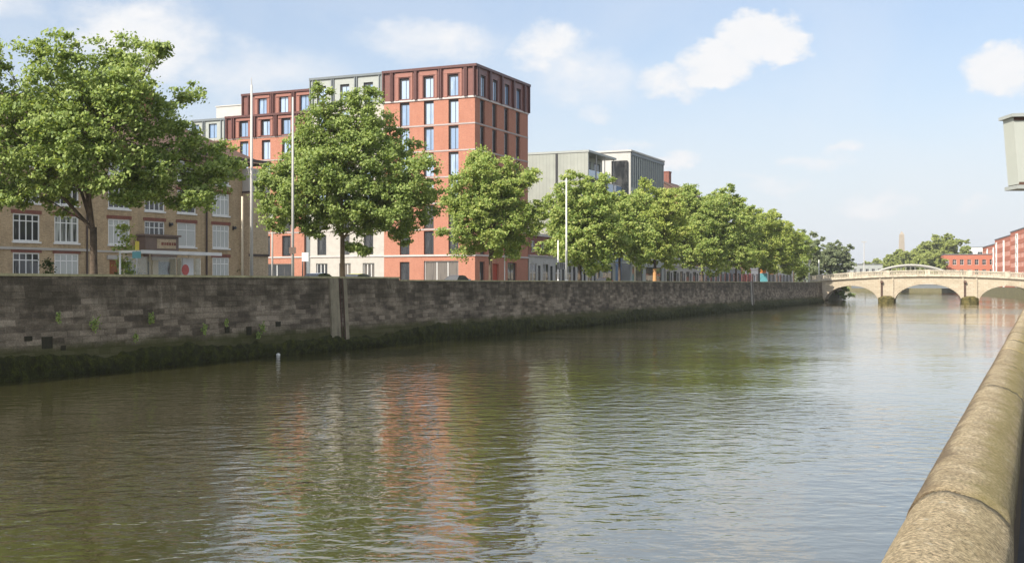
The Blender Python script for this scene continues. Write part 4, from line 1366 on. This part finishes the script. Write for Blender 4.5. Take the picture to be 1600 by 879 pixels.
a = pole('tall_mast', 'tall grey mast rising above the end of the brown flats', 393, 1.2, 12.7, 0.105, 0.065, 'steel')
m = MB(); m.tube([(0, 0, 12.7), (0, 0, 13.15)], [0.03, 0.02], 6); m.build('finial', M['steel'], a)
a = pole('tall_mast', 'tall pale mast with a small brown plate before the large plane tree', 457.5, 1.2, 12.6, 0.095, 0.06, 'pale_render')
m = MB(); m.box(-.22, .22, -.13, -.095, 2.55, 2.95); m.build('sign_plate', M['brown_paint'], a)
pole('tall_mast', 'slender white mast among the trees before the grey building', 885, 1.2, 11.4, 0.11, 0.07, 'white_paint')
a = pole('sign_pole', 'short white pole carrying a pale blue sign left of the white mast', 872, 1.6, 5.0, 0.07, 0.06, 'white_paint')
m = MB(); m.box(-.1, .75, -.10, -.06, 2.05, 2.75); m.build('sign_plate', M['glass_curtain'], a)
pole('street_pole', 'thin cream pole in front of the end of the brown flats', 378.5, 1.5, 5.9, 0.075, 0.06, 'cream_paint')
a = pole('street_lamp', 'grey street post with a lantern box before the red brick wing', 425.5, 9.0, 6.2, 0.075, 0.055, 'steel', cat='street lamp')
m = MB(); m.tube([(0, 0, 5.3), (0, 0, 5.45), (0, 0, 6.05), (0, 0, 6.25)], [0.1, 0.19, 0.22, 0.06], 6); m.build('lantern', M['grey_metal'], a)
pole('bollard_post', 'short white post before the dark river side of the red tower', 788.5, 3.0, 3.3, 0.05, 0.05, 'white_paint', False)
pole('bollard_post', 'short white post beside the slim sapling', 187.5, 3.5, 2.4, 0.06, 0.05, 'white_paint', False)
a = pole('sign_pole', 'post with a square white sign between the mast and the plane tree', 473, 3.0, 2.75, 0.045, 0.045, 'black_paint', False)
m = MB(); m.box(-.05, .40, -.07, -.03, 2.12, 2.72); m.build('sign_plate', M['white_paint'], a)
a = pole('lamp_post', 'black lamp post with dark head beside the orange banded tree', 1025, 6.0, 6.4, 0.07, 0.05, 'black_paint', cat='street lamp')
m = MB(); m.tube([(0, 0, 6.3), (0, 0, 6.4), (0, 0, 7.0), (0, 0, 7.15)], [0.12, 0.28, 0.36, 0.1], 8); m.build('lantern', M['black_paint'], a)
pole('street_pole', 'mustard yellow pole before the glazed shop entrance', 992, 4.0, 5.2, 0.09, 0.08, 'cream_paint', False)
for px, lab in ((1238, 'white post left of the bridge end'), (1264, 'short pale post near the quay end with a pink sign')):
    a = pole('sign_pole', lab, px, 2.5, 5.0 if px == 1238 else 6.0, 0.12, 0.11, 'white_paint', False)
    if px == 1264:
        m = MB(); m.box(-.35, .35, -.15, -.11, 5.0, 5.9); m.build('sign_plate', M['string_stone'], a)
pole('street_pole', 'plain white pole at the very end of the quay wall', 1279.5, 0.9, 5.9, 0.1, 0.09, 'white_paint', False)
a = pole('shop_sign', 'round orange shop sign hanging over the far pavement', 1213, 12.0, 7.2, 0.07, 0.07, 'steel', False, 'sign')
m = MB(); m.tube([(0, -.2, 6.1), (0, .0, 6.1)], 1.05, 16); m.build('sign_disc', M['orange_paint'], a)
a = pole('shop_sign', 'teal hoarding with an orange top in front of the white shop', 1192, 8.0, 2.4, 0.06, 0.06, 'steel', False, 'sign')
m = MB(); m.box(-.6, .9, -.2, -.1, 0.3, 2.7); m.build('hoarding', M['teal_paint'], a)
m = MB(); m.box(-.6, .6, -.2, -.1, 2.72, 3.9); m.build('header', M['orange_paint'], a)

# bus shelter
A, Bp = at(208, 4.4), at(329, 4.4)
d = (Bp - A); Ls = d.length
sh = root('bus_shelter', 'glass bus shelter with a thin white roof before the brown flats', 'bus shelter', A, math.atan2(d.y, d.x))
m = MB(); m.box(-.2, Ls + .1, -.75, .85, 2.36, 2.50); m.box(-.22, Ls + .12, -.78, -.752, 2.33, 2.52); m.build('roof', M['white_paint'], sh)
for x in (0.05, Ls * .32, Ls * .82):
    m = MB(); m.tube([(x, .7, .12), (x, .7, 2.36)], .05, 8); m.build('post', M['cream_paint'], sh)
t_ = NT('shelter_glass'); t_.set(t_.b.inputs['Transmission Weight'], 0.9); M['shelter_glass'] = t_.done((0.75, 0.82, 0.80), 0.03, 0.5)
for i in range(3):
    m = MB(); m.box(.1 + i * Ls / 3, (i + 1) * Ls / 3 - .05, .74, .76, .45, 2.2); m.build('glass_panel', M['shelter_glass'], sh)
m = MB(); m.box(Ls * .66, Ls * .80, .2, .32, .4, 2.15); ad = m.build('poster_case', M['white_paint'], sh)
m = MB()
m.tube([(Ls * .73 - .28, .195, 1.45), (Ls * .73 - .28, .185, 1.45)], .33, 20); m.build('poster', M['red_paint'], ad)
m = MB(); m.box(Ls * .15, Ls * .6, .35, .65, .55, .6); m.box(Ls * .2, Ls * .22, .45, .55, .13, .55); m.box(Ls * .53, Ls * .55, .45, .55, .13, .55); m.build('bench', M['steel'], sh)
m = MB(); m.box(Ls * .12, Ls * .21, .3, .6, .13, 1.15); m.build('ticket_box', M['black_paint'], sh)
m = MB(); m.box(Ls * .33, Ls * .40, .55, .68, .7, 2.0); m.build('timetable_board', M['cream_paint'], sh)
a = pole('bus_stop', 'bus stop flag with teal panel and yellow top', 213.5, 3.8, 3.0, 0.04, 0.04, 'steel', False, 'bus stop')
m = MB(); m.box(-.22, .26, -.08, -.045, 2.05, 2.42); m.build('sign_panel', M['teal_paint'], a)
m = MB(); m.box(-.06, .16, -.08, -.045, 2.5, 3.0); m.build('flag', M['yellow_paint'], a)


def car(label, pos, rot, paint, group='cars passing along the left quay'):
    rt = root('parked_car', label, 'car', pos, rot, group)
    pm = plain('car_paint', paint, 0.25, 0.6, 0.0, var=0.03)
    prof = [(-2.1, .35), (2.1, .35), (2.15, .62), (2.05, .80), (1.15, .93), (-1.55, .95), (-2.05, .90), (-2.15, .65)]
    m = MB()
    for sgn, y0, y1 in ((1, -.86, .86),): m.prism(prof, y0, y1)
    n = len(m.v)
    # tapered roof shell
    rp = [(1.15, .93), (.45, 1.40), (-.2, 1.47), (-1.0, 1.42), (-1.75, .95)]
    b = len(m.v)
    wd = [.80, .60, .58, .60, .78]
    for sy in (-1, 1):
        m.v += [(x, sy * w, z) for (x, z), w in zip(rp, wd)]
    for i in (1, 2): m.f.append((b + i, b + i + 1, b + 5 + i + 1, b + 5 + i)); m.m.append(0)
    o = m.build('body', pm, rt)
    g = MB()
    g.face([(1.15, -.78, .935), (1.15, .78, .935), (.45, .59, 1.395), (.45, -.59, 1.395)])
    g.face([(-1.75, .76, .955), (-1.75, -.76, .955), (-1.0, -.59, 1.415), (-1.0, .59, 1.415)])
    for sy in (-1, 1):
        g.face([(1.15, sy * .795, .935), (.45, sy * .60, 1.40), (-.2, sy * .58, 1.465), (-1.0, sy * .60, 1.42), (-1.75, sy * .78, .955)])
    g.build('window', M['glass_dark'], rt)
    for x in (-1.3, 1.3):
        for sy in (-1, 1):
            w = MB(); w.tube([(x, sy * .68, .33), (x, sy * .88, .33)], .33, 16); wo_ = w.build('wheel', M['rubber'], rt)
            w = MB(); w.tube([(x, sy * .87, .33), (x, sy * .895, .33)], .2, 12); w.build('rim', M['steel'], wo_)
    for sy in (-1, 1):
        h = MB(); h.box(2.06, 2.14, sy * .62 - .16, sy * .62 + .16, .62, .76); h.build('headlight', M['white_paint'], rt)
        h = MB(); h.box(-2.16, -2.1, sy * .66 - .14, sy * .66 + .14, .68, .86); h.build('tail_light', M['red_paint'], rt)
        h = MB(); h.box(.72, .92, sy * .92 - .08, sy * .92 + .08, .93, 1.07); h.build('mirror', pm, rt)
    return rt


car('dark grey blue car seen over the wall by the red tower', at(716, 12.0), QROT, (0.07, 0.10, 0.16))
car('pale blue car roof showing over the wall left of the pilaster', at(500, 11.0), QROT, (0.30, 0.40, 0.55))
car('bright yellow green car behind the wall right of the plane tree trunk', at(561, 11.2), QROT, (0.66, 0.68, 0.04))
car('red car behind the wall by the glazed shop entrance', at(945, 14.0), QROT, (0.45, 0.04, 0.04))

# low railing before the red wing
A, Bp = at(402, 15.5), at(462, 15.5)
d = Bp - A
rt = root('metal_railing', 'low dark metal railing before the red brick wing', 'railing', A, math.atan2(d.y, d.x))
m = MB()
for z in (.3, 1.15): m.tube([(0, 0, z), (d.length, 0, z)], .025, 6)
x = 0
while x < d.length: m.tube([(x, 0, .02), (x, 0, 1.2)], .014, 5); x += .16
m.build('rails', M['black_paint'], rt)

# float at the wall foot
rt = root('mooring_float', 'small white float on the water at the foot of the wall', 'float', (-14.15, 69.7, 0.0))
m = MB(); m.tube([(0, 0, -.06), (0, 0, 0.02), (0, 0, .09), (0, 0, .14), (0, 0, .16)], [.06, .12, .13, .08, .03], 12); m.build('body', M['white_paint'], rt, smooth=True)
m = MB(); m.tube([(0, 0, .15), (0, 0, .19)], [.02, .02], 6); m.build('eye', M['steel'], rt)

# ------------------------------------------------------------------ stone bridge
def build_bridge():
    ex, ey = 0.94, -0.342
    rz = math.atan2(ey, ex)
    t = root('stone_bridge', 'pale stone road bridge with three arches and a balustraded parapet', 'bridge', (69.4, 258, 0), rz)
    LEN, D = 46.0, 10.0
    SK = 0.075 * 0                      # barrels run straight back
    ar = [(6.3, 5.7, 3.55), (22.3, 6.85, 3.95), (38.3, 5.7, 3.55)]
    crown = lambda x: 5.82 - ((x - 22.3) / 22.3) ** 2 * 0.95       # underside of the string course
    z_sp = 0.25
    def low(x):
        for c, a, b in ar:
            if abs(x - c) < a: return z_sp + b * math.sqrt(max(0, 1 - ((x - c) / a) ** 2))
        return -1.5
    xs = set(np.linspace(-3, LEN + 3, 60).tolist())
    for c, a, b in ar:
        for k in range(33): xs.add(c - a * math.cos(math.pi * k / 32))
        xs |= {c - a - 1e-3, c + a + 1e-3}
    xs = sorted(xs)
    m = MB(); sof = MB()
    for x0, x1 in zip(xs, xs[1:]):
        if x1 - x0 < 1e-6: continue
        l0, l1 = low(x0), low(x1)
        if (l0 < 0) != (l1 < 0):
            l0 = l1 = -1.5 if x1 - x0 < .01 else max(l0, l1)
        for y, rev in ((0, False), (D, True)):
            q = [(x0, y, l0), (x1, y, l1), (x1, y, crown(x1)), (x0, y, crown(x0))]
            m.face(q[::-1] if rev else q)
        if l0 > 0 or l1 > 0:
            sof.face([(x0, 0, l0), (x0, D, l0), (x1, D, l1), (x1, 0, l1)])
        m.face([(x0, 0, crown(x0)), (x1, 0, crown(x1)), (x1, D, crown(x1)), (x0, D, crown(x0))])
    for c, a, b in ar:
        for s in (-1, 1):
            x = c + s * a
            sof.face([(x, 0, -1.5), (x, D, -1.5), (x, D, z_sp + .05), (x, 0, z_sp + .05)])
    m.build('wall', M['bridge_stone'], t)
    sof.build('arch_soffit', M['bridge_stone'], t)
    # voussoir rings
    for c, a, b in ar:
        v = MB()
        K = 31
        for k in range(K):
            a0, a1 = math.pi * (k + .04) / K, math.pi * (k + .96) / K
            P = lambda an, e: (c - (a + e) * math.cos(an), z_sp + (b + e) * math.sin(an))
            p = [P(a0, 0.0), P(a1, 0.0), P(a1, .5), P(a0, .5)]
            v.hexa([(x, -0.07, z) for x, z in p] + [(x, -0.003, z) for x, z in p])
        v.build('voussoirs', M['bridge_stone'], t)
    # piers with rounded cutwaters and niches, pilaster strips
    for x in (13.75, 30.8):
        p = MB()
        N = 10
        ring = [(x + 1.75 * math.cos(math.pi + math.pi * k / N), -1.15 * math.sin(math.pi * k / N)) for k in range(N + 1)]
        for (xa, ya), (xb, yb) in zip(ring, ring[1:]):
            p.face([(xa, ya - .0, -1), (xb, yb, -1), (xb, yb, 1.15), (xa, ya, 1.15)])
            p.face([(xa, ya, 1.15), (xb, yb, 1.15), (x + (xb - x) * .5, yb * .2, 1.6), (x + (xa - x) * .5, ya * .2, 1.6)])
        p.build('pier', M['moss_stone'] if 'moss_stone' in M else M['bridge_stone'], t)
        p = MB()
        for dx in (-1.35, 1.35): p.box(x + dx - .16, x + dx + .16, -.22, -.004, 1.3, crown(x))
        p.build('pilaster', M['bridge_stone'], t)
        p = MB(); p.tube([(x - .95, -.2, crown(x) - 1.2), (x - .95, -.45, crown(x) - 1.0)], [.28, .34], 8); p.box(x - 1.1, x - .8, -.2, -.005, 1.5, crown(x) - 1.2); p.build('drain_spout', M['rust_and_shade'], t)
    # string course and balustrades, both sides
    seg = np.linspace(-3, LEN + 3, 53)
    for (y0, y1) in ((-.42, .45), (D - .45, D + .42)):
        st = MB(); bl = MB(); tp = MB()
        for x0, x1 in zip(seg, seg[1:]):
            z0, z1 = crown(x0), crown(x1)
            def slab(mb, ya, yb, lo, hi):
                mb.hexa([(x0, ya, z0 + lo), (x1, ya, z1 + lo), (x1, yb, z1 + lo), (x0, yb, z0 + lo), (x0, ya, z0 + hi), (x1, ya, z1 + hi), (x1, yb, z1 + hi), (x0, yb, z0 + hi)])
            slab(st, y0, y1, 0.0, .28)
            yc = (y0 + y1) / 2
            slab(tp, yc - .2, yc + .2, .283, .5); slab(tp, yc - .22, yc + .22, 1.2, 1.42)
            n = 3
            for i in range(n):
                x = x0 + (x1 - x0) * (i + .5) / n; z = z0 + (z1 - z0) * (i + .5) / n
                bl.tube([(x, yc, z + .5), (x, yc, z + .75), (x, yc, z + 1.2)], [.09, .13, .07], 6, cap=False)
        for x in (-.5, 6.3, 13.75, 22.3, 30.8, 38.3, 45.2):
            yc = (y0 + y1) / 2
            pd = MB(); pd.box(x - .55, x + .55, yc - .27, yc + .27, crown(x) + .285, crown(x) + 1.5); pd.build('pedestal', M['balustrade_stone'], t)
        st.build('string_course', M['balustrade_stone'], t)
        tp.build('parapet_rail', M['balustrade_stone'], t)
        bl.build('balustrade', M['balustrade_stone'], t)
    dk = MB()
    for x0, x1 in zip(seg, seg[1:]): dk.face([(x0, .45, crown(x0) + .3), (x1, .45, crown(x1) + .3), (x1, D - .45, crown(x1) + .3), (x0, D - .45, crown(x0) + .3)])
    dk.build('road_surface', M['asphalt'], t)


def moss_stone():
    t = NT('pier_moss_stone')
    n = t.noise(1.6, 5, 0.65)
    col = t.ramp(n, [(0.38, (0.045, 0.042, 0.014)), (0.6, (0.15, 0.125, 0.045))])
    t.bump(n, .6, .08)
    return t.done(col, .9, .2)


M['moss_stone'] = moss_stone()
build_bridge()

M['arch_grey'] = plain('arch_grey', (.42, .41, .37), .6, .3, var=.05)
# pale steel arch bridge further up the river
rt = root('arch_bridge', 'pale steel arch bridge further up the river behind the stone bridge', 'bridge', (0.346 * 470, 470, 0), math.atan2(-.31, .95))
for y in (-6, 6):
    m = MB()
    P = [(x, y + (1 - (x / 22) ** 2) * (2.2 if y > 0 else -2.2), 4.2 + 7.4 * (1 - (x / 22) ** 2)) for x in np.linspace(-22, 22, 25)]
    m.tube(P, .42, 8); ao = m.build('arch', M['arch_grey'], rt, smooth=True)
    h = MB()
    for x, yy, z in P[2:-2]: h.tube([(x, y, 4.2), (x, yy, z)], .05, 5)
    h.build('hangers', M['arch_grey'], ao)
m = MB(); m.box(-23, 23, -6.3, 6.3, 2.3, 4.1); m.build('deck', M['grey_dark'], rt)
m = MB(); m.box(-23, 23, -6.5, -6.32, 3.8, 5.0); m.build('parapet', M['pale_render'], rt)
m = MB(); m.box(-23, 23, 6.32, 6.5, 3.8, 5.0); m.build('parapet', M['pale_render'], rt)

# ------------------------------------------------------------------ beyond the bridge
make_tree('dull green tree standing alone beyond the left end of the bridge', Vector((.281 * 350, 356, LROAD)), ovoid(15.5, 1.0, 13.8, 81, 14), 3, .3, 82, 1.5, .62, M['leaf_grey'], M['bark'], name='lime_tree', clump=.5)
far = [(1352, 640, 13, 10.5, 'lowest tree of the far clump beside the lighting mast'), (1396, 600, 19, 16, 'small tree of the far clump left of the obelisk'), (1426, 560, 20, 17.5, 'rounded tree of the far clump just right of the obelisk'), (1375, 620, 20, 15, 'low tree in the far clump nearest the lone tree'), (1412, 640, 24, 19, 'tree standing before the stone obelisk'), (1440, 600, 22, 20, 'tree at the middle of the far clump'), (1468, 560, 24, 25, 'tallest tree in the far clump behind the bridge'), (1491, 580, 18, 24, 'tree at the right end of the far clump by the red buildings'), (1452, 520, 15, 15, 'pale green tree in front of the tallest far tree')]
for i, (px, Y, w, h, lab) in enumerate(far):
    make_tree(lab, Vector(((px - 800) / FPX * Y, Y, 3.5)), ovoid(w, 1.0, h, 90 + i, 14), 3, .4, 95 + i, 1.6, 1.0, M['leaf_far'], M['bark'], 'trees beyond the bridge', name='park_tree', clump=.3)

rt = root('stone_obelisk', 'tall tapering stone obelisk on the skyline beyond the bridge', 'obelisk', (.3383 * 1400, 1400, LROAD))
m = MB()
def frus(mb, w0, w1, z0, z1): mb.hexa([(-w0, -w0, z0), (w0, -w0, z0), (w0, w0, z0), (-w0, w0, z0), (-w1, -w1, z1), (w1, -w1, z1), (w1, w1, z1), (-w1, w1, z1)])
frus(m, 3.5, 2.3, 8, 59.5); frus(m, 2.3, .1, 59.5, 63.5); m.build('shaft', M['granite_far'], rt)
m = MB(); frus(m, 8, 8, 0, 3); frus(m, 5, 4.6, 3, 8); m.build('base', M['granite_far'], rt)

p = Vector((.3056 * 420, 420, LROAD))
rt = root('floodlight_mast', 'slender lighting mast with a flat head beyond the bridge', 'street lamp', p)
m = MB(); m.tube([(0, 0, 0), (0, 0, 15.6)], [.22, .12], 8); m.build('pole', M['steel'], rt)
m = MB(); m.box(-.9, .9, -.2, .2, 15.5, 15.8); m.build('lamp_head', M['steel'], rt)


def far_block(name, label, loc, rot, Wd, D, H, mat, floors, ncol, roofmat='grey_dark', bays=()):
    t = root(name, label, 'building', loc, rot)
    m = MB(); fs = (H - 1.0) / floors
    ops = []
    cw = Wd / ncol
    for f in range(floors):
        for c in range(ncol):
            x = cw * (c + .5)
            if any(b0 - .2 < x < b1 + .2 for b0, b1 in bays): continue
            ops.append((x - cw * .26, x + cw * .26, .9 + f * fs, .9 + f * fs + fs * .55, 'plainwhite'))
    facade(t, m, (0, 0), 0, Wd, 0, H, ops, .25)
    m.face([(0, D, 0), (0, 0, 0), (0, 0, H), (0, D, H)]); m.face([(Wd, 0, 0), (Wd, D, 0), (Wd, D, H), (Wd, 0, H)]); m.face([(Wd, D, 0), (0, D, 0), (0, D, H), (Wd, D, H)])
    m.build('wall', M[mat], t)
    r = MB(); r.box(-.15, Wd + .15, -.2, D + .2, H, H + .35); r.build('roof', M[roofmat], t)
    for b0, b1 in bays:
        b = MB()
        ops = []
        for f in range(floors): ops.append((.3, b1 - b0 - .3, 1.3 + f * fs, .9 + f * fs + fs * .55, 'plainwhite'))
        facade(t, b, (b0, -.35), 0, b1 - b0, 0, H - 1.2, ops, .2)
        b.face([(b0, 0, 0), (b0, -.35, 0), (b0, -.35, H - 1.2), (b0, 0, H - 1.2)]); b.face([(b1, -.35, 0), (b1, 0, 0), (b1, 0, H - 1.2), (b1, -.35, H - 1.2)]); b.face([(b0, -.35, H - 1.2), (b1, -.35, H - 1.2), (b1, 0, H - 1.2), (b0, 0, H - 1.2)])
        b.build('bay_window', M['white_paint'], t)
    return t


# right bank facade line runs from (185,416) away to (226,555); local x must run towards us so -y faces the river
fd = Vector((185 - 226.5, 416 - 555, 0)).normalized()
frot = math.atan2(fd.y, fd.x)
P0 = Vector((226.5, 555, RROAD))
def fp(s): return P0 + fd * s
far_block('apartment_block', 'farthest and lowest red brick apartment block of the stepped row', fp(2), frot, 50, 14, 18.6, 'far_red_brick', 5, 14, bays=((20, 23), (45, 48)))
far_block('apartment_block', 'middle red brick apartment block of the stepped row on the right bank', fp(53), frot, 52, 14, 20.4, 'far_red_brick', 5, 14, bays=((5, 8), (31, 34)))
far_block('apartment_block', 'tallest and nearest red brick apartment block running out of the frame', fp(106), frot, 50, 14, 21.5, 'far_red_brick', 6, 14, bays=((17, 22),))
far_block('low_red_building', 'low plain red brick building between the far trees and the apartments', Vector((.3745 * 520, 520, RROAD)), math.atan2(-.25, 1), 25, 16, 14.4, 'far_red_brick', 3, 8)
far_block('pale_office', 'white office block with a dark window band behind the low red building', Vector((.394 * 700, 700, RROAD)), math.atan2(-.3, 1), 16, 12, 23.2, 'white_paint', 4, 3)
far_block('grey_shed', 'low grey flat roofed building beyond the left end of the bridge', Vector((.290 * 560, 560, LROAD)), math.atan2(-.2, 1), 17, 14, 9.6, 'grey_metal', 2, 6, 'slate')
# distant land
rng = np.random.default_rng(9)
vs = []; fs = []
for i, x in enumerate(np.linspace(-2500, 5500, 161)):
    h = 16 + 6 * math.sin(x * .004) + 4 * math.sin(x * .013 + 1) + rng.uniform(0, 3)
    vs += [(x, 2300, 3), (x, 2600, h), (x, 3300, 3)]
for i in range(160):
    a = i * 3
    fs += [(a, a + 3, a + 4, a + 1), (a + 1, a + 4, a + 5, a + 2)]
me = bpy.data.meshes.new('distant_hills'); me.from_pydata(vs, [], fs); me.materials.append(plain('hill_green', (0.09, 0.12, 0.06), .95, .1, var=.3, scale=.02)); me.update()
link('distant_hills', me)['kind'] = 'structure'

# ------------------------------------------------------------------ near parapet on the right
def build_parapet():
    k = math.hypot(.4567, 1)
    t = root('stone_parapet', 'near granite parapet with rounded mossy coping stones along the right quay', 'wall', (rw(0), 0, 0), -math.atan2(.4567, 1))
    # local y runs along the quay, local x to the right
    m = MB(); m.box(.03, .37, -3, 262, -1.5, 3.33); m.build('wall', M['quay_stone_right'], t)
    def prof(w, top, n=14, x_in=.36):
        """river flank, rounded back, then a slope down to the inner edge"""
        P = []
        for i in range(n + 1):
            a = math.pi * (1 - i / n)
            h = .40 * w if a > math.pi / 2 else .60 * w
            x = .40 * w + h * math.cos(a)
            z = top - .22 + .22 * math.sin(a) ** 0.8 if a > math.pi / 2 else top - .15 * (1 - math.sin(a)) ** 0.8
            P.append((x, z))
        return P
    cuts = [-3, -.2, 2.0, 4.55, 9.2, 11.6, 14.1, 16.5, 19, 21.4, 23.9, 26.3, 28.7, 31.2] + [31.2 + 2.45 * i for i in range(1, 94)]
    rr = random.Random(3)
    for i, (a, b) in enumerate(zip(cuts, cuts[1:])):
        L = (b - a) * k - .005
        dz = rr.uniform(-.005, .005) if i != 2 else -.004
        dx = rr.uniform(-.004, .004)
        W_ = .39 * (1.0 + rr.uniform(-.015, .015))
        ny = 22 if b < 15 else (6 if b < 40 else 1)
        nx = 18 if b < 40 else 10
        P = prof(W_, 3.60 + dz, nx)
        P = [(P[0][0], 3.30)] + P + [(P[-1][0], 3.30)]
        cx = W_ / 2
        vs, fs = [], []
        for j in range(ny + 1):
            y = L * j / ny
            ed = min(1, min(y, L - y) / .014) if ny > 6 else 1
            sh = 1 - .007 * (1 - ed)
            for n_, (x, z) in enumerate(P):
                jit = rr.uniform(-1, 1) * .0035 if b < 15 else 0
                vs.append(((x - cx) * sh + jit, y, (z - 3.45) * sh + jit))
        n = len(P)
        for j in range(ny):
            for q in range(n - 1):
                fs.append((j * n + q, (j + 1) * n + q, (j + 1) * n + q + 1, j * n + q + 1))
            fs.append((j * n + n - 1, (j + 1) * n + n - 1, (j + 1) * n, j * n))
        fs.append(tuple(range(n))); fs.append(tuple(ny * n + q for q in reversed(range(n))))
        me = bpy.data.meshes.new('coping_stone'); me.from_pydata(vs, [], fs); me.materials.append(M['coping_pale' if a in (2.0, -.2) else 'coping'])
        me.polygons.foreach_set('use_smooth', [True] * (len(fs) - 2) + [False] * 2); me.update()
        link('coping_stone', me, parent=t, loc=(cx + dx, a * k, 3.45))


M['quay_stone_right'] = concrete('inner_parapet_stone', (0.10, 0.075, 0.045))
build_parapet()

# cabinet sign on a post that stands just outside the right of the frame
rt = root('street_sign', 'pale grey green metal panel box jutting in at the right edge', 'sign', (5.72, 12, RROAD))
zb, zt = 2.70, 3.385
m = MB()
m.hexa([(-.50, -.13, zb), (.6, -.16, zb), (.6, .13, zb), (-.50, .12, zb), (-.555, -.13, zt), (.6, -.16, zt), (.6, .13, zt), (-.555, .12, zt)])
m.build('panel', plain('sign_grey', (.44, .46, .41), .6, .3, var=.04), rt)
m = MB()
m.hexa([(-.585, -.17, zt + .002), (.64, -.20, zt + .025), (.64, .17, zt + .025), (-.585, .16, zt + .002), (-.585, -.17, zt + .035), (.64, -.20, zt + .08), (.64, .17, zt + .08), (-.585, .16, zt + .035)])
m.build('top_rail', M['grey_metal'], rt)
m = MB()
m.hexa([(-.525, -.16, zb - .05), (.64, -.19, zb - .05), (.64, .16, zb - .05), (-.525, .15, zb - .05), (-.525, -.16, zb - .012), (.64, -.19, zb - .012), (.64, .16, zb - .012), (-.525, .15, zb - .012)])
m.build('bottom_rail', M['grey_metal'], rt)
m = MB(); m.box(-.55, .62, -.145, .125, zt - .03, zt); m.box(-.495, .62, -.145, .125, zb - .01, zb + .02); m.build('shade_strip', M['rust_and_shade'], rt)  # dark strips drawn as the shadow lines under the top lip and at the base
m = MB(); m.tube([(.35, .2, 0), (.35, .2, zt + .3)], .06, 10); m.build('post', M['grey_metal'], rt)

# ------------------------------------------------------------------ air
HAZE_DENSITY = 0.00016
t_ = NT('air'); t_.t.nodes.remove(t_.b)
vp = t_.n('ShaderNodeVolumePrincipled')
vp.inputs['Color'].default_value = (0.93, 0.95, 1.0, 1)
vp.inputs['Density'].default_value = HAZE_DENSITY
vp.inputs['Anisotropy'].default_value = 0.2
t_.t.links.new(vp.outputs[0], t_.out.inputs['Volume'])
m = MB(); m.box(-700, 1400, -120, 3600, -1.0 - 1.0, 75)
o = m.build('haze', t_.mat); o['kind'] = 'stuff'
